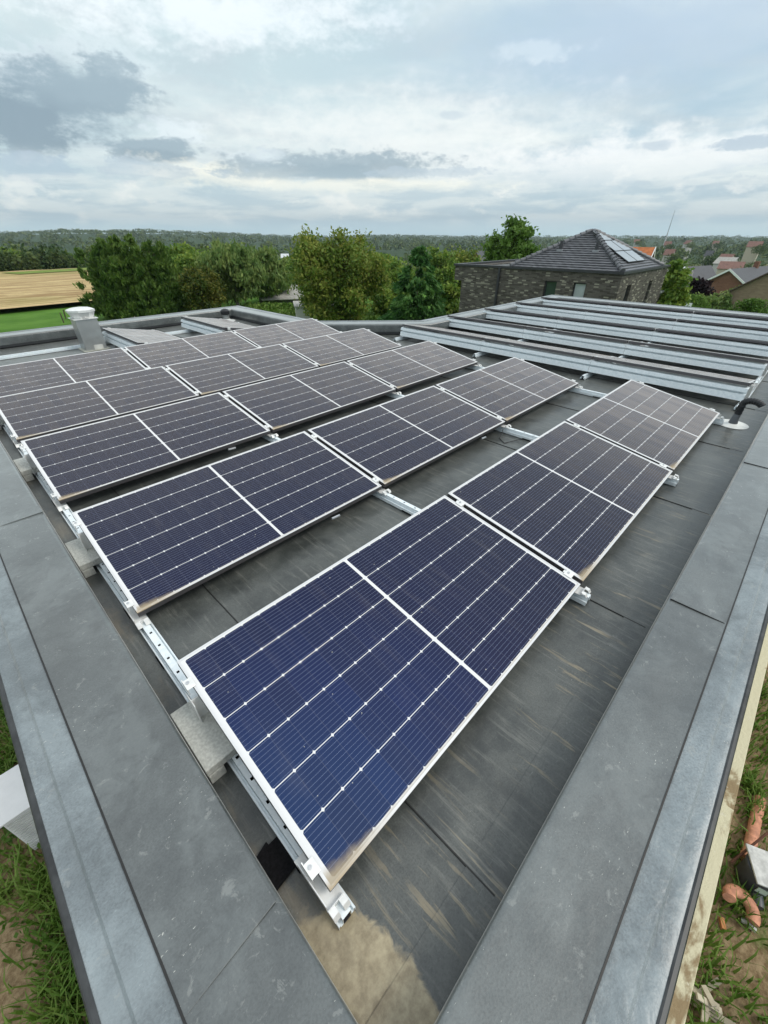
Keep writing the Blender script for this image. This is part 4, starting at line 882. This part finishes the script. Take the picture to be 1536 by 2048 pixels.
# far wood: many crowns as one mass, with open valley fields left free
def farwood():
    Cs = []; n_t = 0
    def add_tree(x, y, hh, w, k, sz):
        gz = H(x, y); d = rng.normal(size=(k, 3)); d /= np.linalg.norm(d, axis=1)[:, None]; d[:, 2] = np.abs(d[:, 2]) * 1.2 - .35
        q = rng.uniform(.6, 1, k)[:, None]; c = np.array([x, y, gz + hh * .42]) + d * q * np.array([w / 2, w / 2, hh * .55])
        Cs.append(leaf_quads(c, sz, rg=rng))
    for i in range(5200):
        a = math.radians(rng.uniform(-8, 102)); r = 120 * (36 ** rng.uniform(0, 1)); x, y = r * math.cos(a), r * math.sin(a)
        ad = math.degrees(a)
        if r < 200 and ad < 22: continue
        if -60 < x < 40 and y < 140: continue
        if ad > 66 and r < 138: continue
        pp = math.sin(x * .011 + 2) + math.sin(y * .013 + x * .004)
        if 230 < r < 2600 and pp > 1.05 and ad < 66: continue
        if 52 < ad < 60 and r < 210: continue
        hh = rng.uniform(8, 14) * (1 + .3 * (r > 800)) 
        if r < 230: hh = rng.uniform(5, 8.5)
        if ad < 30 and r < 500: hh *= .75
        add_tree(x, y, hh, hh * rng.uniform(.85, 1.3) * (1 + 1.6 * (r > 1500)), 130 if r < 500 else 44, hh * .06 if r < 500 else hh * .15)
    for (px, d, top, w, *_) in hs:      # garden trees round the village houses
        for k in range(12):
            x, y = at(px + (w * 1.0 + 3) * rng.uniform(-1, 1) * FPX / d * .5, d - w * rng.uniform(.6, 2.4)); hh = rng.uniform(2.6, 5.6); 
            zt_ = zat(px, top, d) - 3.4 - rng.uniform(0, 1.5); d_ = rng.normal(size=(90, 3)); d_ /= np.linalg.norm(d_, axis=1)[:, None]
            Cs.append(leaf_quads(np.array([x, y, zt_]) + d_ * rng.uniform(.5, 1, 90)[:, None] * np.array([hh * .6, hh * .6, 2.6]), .38, rg=rng))
    V = np.concatenate(Cs); tag(quads_mesh('far_wood', V, F_FAR), kind='stuff')
# wood behind the stubble field
def fieldwood():
    Cs = []
    for i in range(70):
        s = i / 69; x = -42 + 74 * s + rng.uniform(-2, 2); y = 107 + 27 * s + rng.uniform(3, 22); gz = H(x, y)
        hh = rng.uniform(4.5, 8.5) * (1.0 if s < .55 else .68); k = 380
        d = rng.normal(size=(k, 3)); d /= np.linalg.norm(d, axis=1)[:, None]; c = np.array([x, y, gz + hh * .5]) + d * rng.uniform(.6, 1, k)[:, None] * np.array([hh * .42, hh * .42, hh * .5])
        Cs.append(leaf_quads(c, .42))
    tag(quads_mesh('field_wood', np.concatenate(Cs), foliage('leaves_field_wood', (0.022, 0.050, 0.015), (0.085, 0.135, 0.035), (.14, .16, .05), .4, .25, .12)), kind='stuff')
fieldwood()

# ------------------------------------------------------------------ houses and sheds
def gable(name, label, px, dist, pyb, w, d, hw, hr, rot, wallm, roofm, cat='house', trim=None, wins=True, group=None, chim=False, zbase=None):
    x, y = at(px, dist); gz = zat(px, pyb, dist) - hw - hr
    rot = math.atan2(hdir(px)[1], hdir(px)[0]) - math.pi / 2 + rot
    e = empty(name, (x, y, gz), (0, 0, rot), label, cat, group)
    g0 = H(x, y) - gz - .5; m_ = MB(); g0 = min(g0, -.3)
    m_.add([(-w/2, 0, g0), (w/2, 0, g0), (w/2, 0, hw), (0, 0, hw + hr), (-w/2, 0, hw), (-w/2, d, g0), (w/2, d, g0), (w/2, d, hw), (0, d, hw + hr), (-w/2, d, hw)],
           [(0, 1, 2, 3, 4), (9, 8, 7, 6, 5), (1, 6, 7, 2), (5, 0, 4, 9), (2, 7, 8, 3), (4, 3, 8, 9)]); m_.build('wall', wallm, e)
    sl = hr / (w / 2); o_ = .35; th = .12
    for s in (-1, 1):
        f = MB(); a = (0, hw + hr + .04); b2 = (s * (w/2 + o_), hw - o_ * sl + .04)
        f.extr([a, b2, (b2[0], b2[1] + th), (0, a[1] + th)], -o_, d + o_); ro = f.build('roof', roofm, e)
        if trim:
            g_ = MB(); g_.extr([(a[0], a[1] - .12), (b2[0], b2[1] - .12), (b2[0], b2[1] + th + .05), (a[0], a[1] + th + .05)], -o_ - .06, -o_ - .003); g_.build('bargeboard', trim, ro)
    if wins:
        for wx in ((-.27, .24) if w > 5 else (-.2, .2)):
            f = MB(); ww = min(1.5, w * .16); zc = hw * .72
            f.box(wx * w - ww/2, wx * w + ww/2, -.06, .02, zc - .5, zc + .5); fo = f.build('window', WHITE, e)
            g_ = MB(); g_.box(wx * w - ww/2 + .07, wx * w - .03, -.075, -.062, zc - .42, zc + .42); g_.box(wx * w + .03, wx * w + ww/2 - .07, -.075, -.062, zc - .42, zc + .42); g_.build('pane', GLASS, fo)
    if chim:
        f = MB(); f.box(-.3, .3, d * .6, d * .6 + .6, hw + hr - .3, hw + hr + .9); f.build('chimney', BRICK_R, e)
    return e
R_GREY = plain('slate_roof', (0.07, 0.073, 0.08), 0.6, 0, .4, .2, 2); R_ORG = plain('orange_tiles', (0.42, 0.14, 0.05), 0.8, 0, .3, .25, 3)
R_RED = plain('red_brown_tiles', (0.19, 0.105, 0.085), 0.8, 0, .3, .25, 2); R_BRN = plain('brown_roof', (0.12, 0.09, 0.07), 0.85, 0, .3, .25, 3)
WALLW = plain('white_render', (0.55, 0.54, 0.50), 0.85, 0, .3, .06, 1); WALLC = plain('cream_render', (0.5, 0.45, 0.36), 0.85)
R_OLD = plain('weathered_fibre_cement', (0.36, 0.35, 0.32), 0.85, 0, .3, .22, 1.4, .4)
gable('gable_house', 'red brick house with white bargeboards and grey roof at the right edge', 1486, 88, 541, 10.2, 13, 3.4, 3.2, R_(-22), BRICK_R, R_GREY, trim=WHITE, chim=True)
gable('bungalow', 'brown-roofed brick house partly cut off by the right edge, behind the hedge', 1583, 55, 540, 10, 10, 1.9, 3.5, R_(-8), brick_mat('tan_brick', [(0.26, 0.19, 0.13), (0.32, 0.24, 0.17)], (.25, .2, .15), .3, .09), R_BRN)
gable('orange_roof_house', 'house with bright orange tiled roof behind the solar-panelled pyramid roof', 1308, 60, 498, 6, 8, 3.0, 1.9, R_(84), BRICK_R, R_ORG, trim=WHITE, wins=False)
gable('white_gable_house', 'small white gable with grey roof between the green tree and the purple tree', 1391, 95, 536, 5.0, 7, 2.2, 2.4, R_(-30), WALLW, R_GREY, trim=WHITE)
gable('far_house', 'small grey-roofed house seen beyond the flat-roofed brick wing', 955, 110, 504, 3.6, 6, 1.6, 2.4, R_(-15), BRICK_R, R_GREY)
hs = [(1357, 330, 499, 5.8, 3, 2.6, 'pink-roofed white house among the trees above the green tree', WALLW, R_RED), (1345, 560, 483, 7.2, 4, 3, 'pale house far off left of the tall wood', WALLW, R_RED),
      (1384, 620, 481, 7.2, 4, 3, 'white far house just right of the radio mast foot', WALLW, R_RED), (1480, 300, 509, 6.5, 3, 2, 'topmost red-roofed house of the village cluster at the right', WALLC, R_RED),
      (1490, 240, 516, 7.9, 3, 2, 'pale long house in the middle of the village cluster at the right', WALLW, R_OLD), (1508, 215, 525, 8.6, 3, 2, 'brown-roofed long house at the lower right of the village cluster', WALLC, R_RED),
      (1528, 420, 483, 9.4, 4, 3, 'reddish far building at the right edge under the horizon', WALLC, R_RED), (1445, 120, 545, 6.5, 2.2, 1.4, 'low red roof directly left behind the red brick gable house', WALLC, R_RED),
      (1436, 300, 502, 3.6, 3, 2, 'tiny white gable peeking from the wood', WALLW, R_GREY), (573, 260, 508, 4.3, 3, 1.6, 'white farm roof glimpsed through the gap left of the walnut tree', WALLW, plain('white_sheet_roof', (.62, .64, .66), .5)),
      (1280, 800, 479, 8.6, 5, 3, 'small white far house beyond the orange roof', WALLW, R_RED), (1440, 700, 482, 7.2, 5, 3, 'far red-roofed house in the middle of the right-hand wood', WALLC, R_RED)]
for (px, d, pyb, w, hw, hr, lab, wm, rm) in hs:
    gable('village_house', lab, px, d, pyb, w, w * .8, hw, hr, R_(rng.uniform(50, 100)), wm, rm, group='distant village houses')
farwood()
# barn with pale roof
def barn():
    x, y = at(540, 52); gz = H(x, y); e = empty('barn', (x, y, gz), (0, 0, math.atan2(hdir(540)[1], hdir(540)[0]) - R_(90)), 'low barn with weathered pale grey roof between the willow and the walnut tree', 'barn')
    zr = zat(540, 571, 52) - gz; ze = zat(540, 598, 49) - gz
    w = MB(); w.box(-1.9, 5.0, -2.5, 2.5, -.3, ze); w.build('wall', plain('old_timber', (.13, .12, .11), .9), e)
    for s, n_ in ((1, 'front'), (-1, 'back')):
        f = MB(); f.add([(-2.9, 0, zr), (5.3, 0, zr), (5.3, -s * 3.2, ze - .1), (-1.6, -s * 3.2, ze - .1), (-2.9, 0, zr + .08), (5.3, 0, zr + .08), (5.3, -s * 3.2, ze - .02), (-1.6, -s * 3.2, ze - .02)],
                        [(3, 2, 1, 0), (4, 5, 6, 7), (0, 1, 5, 4), (1, 2, 6, 5), (2, 3, 7, 6), (3, 0, 4, 7)] if s == 1 else [(0, 1, 2, 3), (7, 6, 5, 4), (4, 5, 1, 0), (5, 6, 2, 1), (6, 7, 3, 2), (7, 4, 0, 3)]); f.build('roof', R_OLD, e)
    k = MB(); m_ = Matrix.Translation((.4, -.75, zr - (zr - ze) * .22)) @ Matrix.Rotation(math.atan2(zr - ze, 3.2), 4, 'X'); k.box(-.45, .45, -.3, .3, .06, .2, 0, m_); k.build('skylight', UPS, e)
barn()
def shed():
    x, y = at(627, 35); gz = H(x, y); a = math.atan2(hdir(627)[1], hdir(627)[0]) - R_(90)
    e = empty('white_shed', (x, y, gz), (0, 0, a + R_(4)), 'low white rendered garage with dark doorways under the walnut tree', 'garage')
    zt = zat(627, 614, 35) - gz; w = MB()
    for x0, x1 in ((-1.75, .30), (0.92, 1.42), (2.1, 2.45)): w.box(x0, x1, 0, .25, -.3, zt)
    w.box(.30, .92, 0, .25, zt - .25, zt); w.box(1.42, 2.1, 0, .25, zt - .25, zt); w.box(-1.75, 2.45, 2.7, 2.9, -.3, zt); w.box(-1.75, -1.55, .25, 2.7, -.3, zt); w.box(2.25, 2.45, .25, 2.7, -.3, zt)
    w.build('wall', WALLW, e)
    f = MB(); f.box(-1.85, 2.55, -.08, 3.0, zt + .002, zt + .10); f.build('roof', R_OLD, e)
    f = MB(); f.box(.33, .89, .12, .17, 0, zt - .26); f.build('door', R_BRN, e); f = MB(); f.box(1.45, 2.07, .12, .17, 0, zt - .26); f.build('door', R_BRN, e)
shed()
# rubble heap by the roof
def heap(name, label, px, dist, n, sz, mats, cat):
    x, y = at(px, dist); mb = MB()
    for i in range(n):
        a = Matrix.Translation((x + random.gauss(0, 1.6), y + random.gauss(0, .8), H(x, y) + abs(random.gauss(0, .25)))) @ Matrix.Rotation(random.uniform(0, 6), 4, 'Z') @ Matrix.Rotation(random.uniform(-.8, .8), 4, 'X')
        l = sz * random.uniform(.4, 1.8); mb.tube([a @ Vector((-l, 0, 0)), a @ Vector((0, 0, .1 * l)), a @ Vector((l, 0, 0))], sz * random.uniform(.03, .1), 5)
    return tag(mb.build(name, mats), label, None, None, 'stuff')
heap('brushwood_pile', 'pile of cut branches and rubble at the foot of the willow', 432, 40, 60, .5, plain('deadwood', (.22, .16, .12), .9, 0, .2, .4, 4), 'brushwood')

# street lamp, mast, pole, sign
def lamp():
    x, y = at(1409, 60); gz = H(x, y); h = zat(1423, 541, 60) - gz
    e = empty('street_lamp', (x, y, gz), (0, 0, 0), 'pale concrete street lamp post with curved arm by the yellow bush', 'street lamp')
    p = MB(); d = Vector((-hdir(1409)[1], hdir(1409)[0], 0)) # to the left of view
    # curved arm
    pts = [Vector((0, 0, 0)), Vector((0, 0, h - .7)), Vector((0, 0, h - .25)), Vector((0, 0, h - .05)) + d * .12, Vector((0, 0, h + .08)) + d * .45]
    p.tube(pts, [.11, .075, .065, .055, .045], 10); p.build('post', plain('concrete_post', (.42, .41, .37), .8), e, True)
    hd = MB(); a = pts[-1]; hd.tube([a, a + d * .15 + Vector((0, 0, .02)), a + d * .5 + Vector((0, 0, .05)), a + d * .85 + Vector((0, 0, .06))], [.05, .10, .13, .05], 10); hd.build('lamp_head', WHITE, e, True)
lamp()
def mast():
    d = 1500; x, y = at(1331, d); gz = H(x, y); h = zat(1337, 421, d) - gz
    e = empty('radio_mast', (x, y, gz), (0, 0, 0), 'thin tall lattice radio mast on the far horizon', 'mast')
    p = MB(); p.tube([(0, 0, 0), (0, 0, h * .55), (0, 0, h)], [1.0, .75, .35], 6); p.build('lattice', plain('mast_grey', (.25, .27, .3), .7), e)
    s = MB(); s.tube([(0, 0, h * .0), (0, 0, h * .42)], [2.0, 1.1], 6); s.build('lower_section', plain('mast_pale', (.5, .5, .5), .7), e)
mast()
x, y = at(1526, 43); mb = MB(); mb.tube([(x, y, H(x, y) - .3), (x, y, H(x, y) + 2.9)], [.12, .10], 10)
tag(mb.build('wooden_post', plain('weathered_post', (.24, .19, .14), .9), smooth=True), 'weathered wooden post at the right edge in front of the hedge', 'post')
def sign():
    d = 40; x, y = at(1421, d); gz = H(x, y); zt = zat(1421, 609, d) - gz; a = math.atan2(hdir(1421)[1], hdir(1421)[0]) - R_(90)
    e = empty('garden_table', (x, y, gz), (0, 0, a), 'small white table-like frame standing before the hedge beside the yellow bush', 'table')
    f = MB(); f.box(-.33, .33, -.04, .04, zt - .2, zt); f.build('board', WHITE, e); 
    for s in (-1, 1): g_ = MB(); g_.box(s * .29 - .04, s * .29 + .04, -.035, .035, 0, zt - .2); g_.build('leg', WHITE, e)
sign()
for k, px in enumerate((1517, 1524, 1531, 1536)):
    x, y = at(px, 38 + k * .3); mb = MB(); mb.lathe([(.05, 0), (.22, .05), (.25, .2), (.18, .36), (.05, .42)], (x, y, H(x, y) + .05), 8)
    tag(mb.build('stone', plain('stone_grey', (.25, .24, .22), .9, 0, .3, .3, 5)), ['leftmost grey boulder by the wooden post', 'second grey boulder from the left by the wooden post', 'third grey boulder from the left by the wooden post', 'rightmost grey boulder by the wooden post'][k], 'stone', 'boulders by the post')
for k, px in enumerate((61, 68)):
    x, y = at(px, 47 + k * 2); mb = MB(); mb.tube([(x, y, H(x, y) - .2), (x + .1 * k, y, H(x, y) + .75)], .05, 7)
    tag(mb.build('fence_post', BARK), ['nearer thin fence post where lawn meets stubble field', 'farther thin fence post where lawn meets stubble field'][k], 'fence post', 'fence posts at the field edge')
for k in range(9):
    px = 208 + k * 14 + random.uniform(-3, 3); x, y = at(px, 40.5 - k * .12); mb = MB(); mb.tube([(x, y, H(x, y) - .2), (x + random.uniform(-.05, .05), y, H(x, y) + random.uniform(.75, 1.1))], .04, 6)
    tag(mb.build('fence_post', BARKL), f'{["first", "second", "third", "fourth", "fifth", "sixth", "seventh", "eighth", "ninth"][k]} pale fence post from the left at the foot of the dark conifers', 'fence post', 'pale posts under the conifers')

# ------------------------------------------------------------------ ground beside the house
def outdoor_unit():
    e = empty('heat_pump_unit', (-1.80, 3.92, -4.7), (0, 0, 0), 'white outdoor unit with ribbed front standing on the grass at the lower left', 'outdoor unit')
    b = MB(); b.box(0, 0.85, 0.012, 0.62, 0.10, 0.86); b.build('body', WHITE, e, bevel=.004)
    tp = MB(); tp.box(-.02, .87, -.01, .64, .862, .885); tp.build('lid', WHITE, e)
    g_ = MB()
    for k in range(14): g_.box(.02, .83, -.002, .010, .14 + k * .05, .14 + k * .05 + .028)
    g_.build('front_ribs', plain('rib_white', (.66, .67, .65), .45), e)
    for s in (.05, .68): f = MB(); f.box(s, s + .12, .0, .6, 0, .10); f.build('foot', plain('foot_grey', (.5, .5, .48), .6), e)
outdoor_unit()
def blades(name, regions, n, hmin, hmax):
    Vs = []
    for (x0, x1, y0, y1, dens) in regions:
        m_ = int(n * dens); cl_ = rng.uniform((x0, y0), (x1, y1), size=(max(4, m_ // 60), 2)); ci = rng.integers(len(cl_), size=m_); sc = rng.uniform(.04, .30, len(cl_))
        p = cl_[ci] + rng.normal(size=(m_, 2)) * sc[ci][:, None]; hh = rng.uniform(hmin, hmax, m_) * rng.uniform(.5, 1.2, len(cl_))[ci]
        d = rng.normal(size=(m_, 2)); d /= np.linalg.norm(d, axis=1)[:, None]; lean = rng.uniform(.15, .95, m_) * hh; w = rng.uniform(.005, .014, m_)
        b0 = np.stack([p[:, 0], p[:, 1], np.full(m_, -4.70)], 1); side = np.stack([-d[:, 1], d[:, 0], np.zeros(m_)], 1) * w[:, None]
        mid = b0 + np.stack([d[:, 0] * lean * .35, d[:, 1] * lean * .35, hh * .65], 1); tip = b0 + np.stack([d[:, 0] * lean, d[:, 1] * lean, hh * .92], 1)
        V = np.empty((m_, 2, 4, 3)); V[:, 0, 0] = b0 - side; V[:, 0, 1] = b0 + side; V[:, 0, 2] = mid + side * .8; V[:, 0, 3] = mid - side * .8
        V[:, 1, 0] = mid - side * .8; V[:, 1, 1] = mid + side * .8; V[:, 1, 2] = tip + side * .1; V[:, 1, 3] = tip - side * .1
        Vs.append(V.reshape(-1, 3))
    return tag(quads_mesh(name, np.concatenate(Vs), GRASSM), kind='stuff')
blades('grass', [(-1.95, -.7, -1.5, 3.6, .26), (-2.4, -1.7, -.5, 8, .05), (-2.6, -.9, 4.6, 9, .12), (1.5, 8, -5.0, -2.55, .34), (2.0, 9, -2.5, -1.9, .035)], 42000, .10, .34)
def weeds():
    C = []
    for i in range(160):
        if i < 100: cx, cy = rng.uniform(-2.1, -.8), rng.uniform(1.4, 8)
        else: cx, cy = rng.uniform(2, 8), rng.uniform(-4.5, -2.2)
        k = 26; C.append(np.stack([cx + rng.normal(size=k) * .09, cy + rng.normal(size=k) * .09, -4.68 + rng.uniform(0, .18, k)], 1))
    tag(quads_mesh('weeds', leaf_quads(np.concatenate(C), .035), foliage('weed_leaves', (.04, .10, .015), (.12, .22, .03))), kind='stuff')
weeds()
# unfinished outer brick leaf / footing with pale mortar top
def ledge_mat():
    m, t, b = newmat('mortar_smeared_stone'); o = oc(t)
    c = mix(t, ss(t, noise(t, mapv(t, o, (1, 2, 1)), 1.6, 6, .6, .3), .50, .58), (.66, .61, .42), (.30, .22, .12)); c = mix(t, ss(t, noise(t, o, 20, 5, .7), .6, .75), c, (.75, .72, .6))
    setin(t, b, Base_Color=c, Roughness=.9); bump(t, b, noise(t, o, 22, 5, .7), .6, .02); return m
LED = ledge_mat()
mb = MB(); mb.box(-.5, 3.60, -1.70, -1.48, -4.75, -3.30); tag(mb.build('foundation_wall', LED, bevel=.008), 'near length of pale mortar-smeared wall ledge below the right roof edge', 'wall', 'pale wall ledge below the right roof edge')
mb = MB(); mb.box(3.61, 14, -1.73, -1.51, -4.75, -3.42); tag(mb.build('foundation_wall', LED, bevel=.008), 'far length of pale mortar-smeared wall ledge, next to the orange drain pipe', 'wall', 'pale wall ledge below the right roof edge')
ORP = plain('orange_pvc', (.58, .27, .17), .7, 0, .3, .28, 14)
G0 = -4.7
p0 = onz(1520, 1598, G0 + .08); p1 = onz(1496, 1712, G0 + .10)
mb = MB(); mb.tube([tuple(p0 + (p0 - p1) * 0.0), tuple(p1)], [.062, .062], 16); mb.tube([tuple(p1), tuple(p1 + (p1 - p0) * .06)], .075, 16)
tag(mb.build('drain_pipe', ORP, smooth=True), 'straight orange plastic drain pipe lying on the ground at the right edge', 'pipe')
c0 = onz(1470, 1815, G0 + .1)
pts = []
for i in range(14):
    a = R_(-100 + i * 16); pts.append((c0[0] + .13 * math.cos(a) * 1.0, c0[1] + .13 * math.sin(a) - .02, G0 + .12 + .01 * i))
mb = MB(); mb.tube(pts, .06, 16); tag(mb.build('pipe_elbow', ORP, smooth=True), 'curved orange pipe elbow beside the grey inspection chamber', 'pipe')
bc = onz(1537, 1738, G0 + .45); e = empty('inspection_chamber', (bc[0], bc[1], G0), (0, 0, R_(24)), 'grey plastic inspection chamber with white lid and sticker at the lower right', 'chamber')
mb = MB(); mb.lathe([(.13, .02), (.155, .06), (.165, .36), (.18, .37), (.18, .42)], n=20); mb.build('body', plain('dark_grey_plastic', (.06, .065, .075), .5), e, True)
mb = MB(); mb.box(-.19, .19, -.19, .19, .422, .445, 0, Matrix.Rotation(R_(4), 4, 'X')); mb.build('lid', plain('dirty_white_lid', (.52, .52, .50), .6, 0, .4, .25, 12), e, bevel=.004)
mb = MB(); mb.box(-.165, -.158, -.05, .05, .20, .30, 0, Matrix.Rotation(R_(-8), 4, 'Z')); mb.build('sticker', plain('sticker_green', (.5, .6, .5), .5), e)
mb = MB(); mb.tube([(-.12, 0, .10), (-.26, .02, .09)], .055, 14); mb.build('spigot', PVCG, e, True)
a_, b_ = onz(1482, 1838, G0 + .04), onz(1512, 1862, G0 + .05); mb = MB(); mb.tube([tuple(a_), tuple(b_)], .025, 4); tag(mb.build('metal_strip', plain('strip_grey', (.5, .5, .48), .5)), 'short pale metal offcut lying in the grass below the orange elbow', 'offcut')
a_, b_ = onz(1536, 1665, G0 + .5), onz(1462, 1725, G0 + .25); mb = MB(); mb.tube([tuple(a_), tuple(b_)], .012, 6); tag(mb.build('iron_bar', plain('rusty_iron', (.12, .05, .03), .8)), 'thin dark iron bar slanting over the orange pipe', 'bar')
a_ = onz(1443, 1848, G0 + .03); mb = MB(); mb.box(-.05, .05, -.02, .02, 0, .04, 0, Matrix.Translation(tuple(a_)) @ Matrix.Rotation(.4, 4, 'Z')); tag(mb.build('brick_chip', plain('orange_chip', (.6, .25, .1), .8)), 'small orange brick chip on the soil by the pale ledge', 'brick chip')
PLS = plain('timber_offcut', (.42, .37, .28), .85, 0, .3, .25, 5)
for k in range(8):
    q = onz(1392 + random.uniform(-22, 42), 1998 + random.uniform(-22, 40), G0 + .05 + .02 * k); l = random.uniform(.06, .20)
    mb = MB(); mb.box(-l, l, -.025, .025, -.012, .012, 0, Matrix.Translation(tuple(q)) @ Matrix.Rotation(random.uniform(0, 3), 4, 'Z') @ Matrix.Rotation(random.uniform(-.5, .5), 4, 'Y'))
    tag(mb.build('timber_offcut', PLS, bevel=.003), 'pale splintered offcut in the rubble at the bottom right, beside the ledge', 'offcut', 'offcuts in the rubble at the bottom right')

# ------------------------------------------------------------------ haze
hb = MB(); hb.box(-7800, 7800, -7800, 7800, -60, 190)
m = bpy.data.materials.new('haze_air'); m.use_nodes = True; t = m.node_tree; t.nodes.clear()
vo = nd(t, 'ShaderNodeVolumePrincipled', {'Color': (0.72, 0.83, 0.92, 1), 'Density': 0.00013, 'Anisotropy': 0.2}); oo = nd(t, 'ShaderNodeOutputMaterial'); t.links.new(vo.outputs[0], oo.inputs['Volume'])
tag(hb.build('haze', m), kind='stuff')
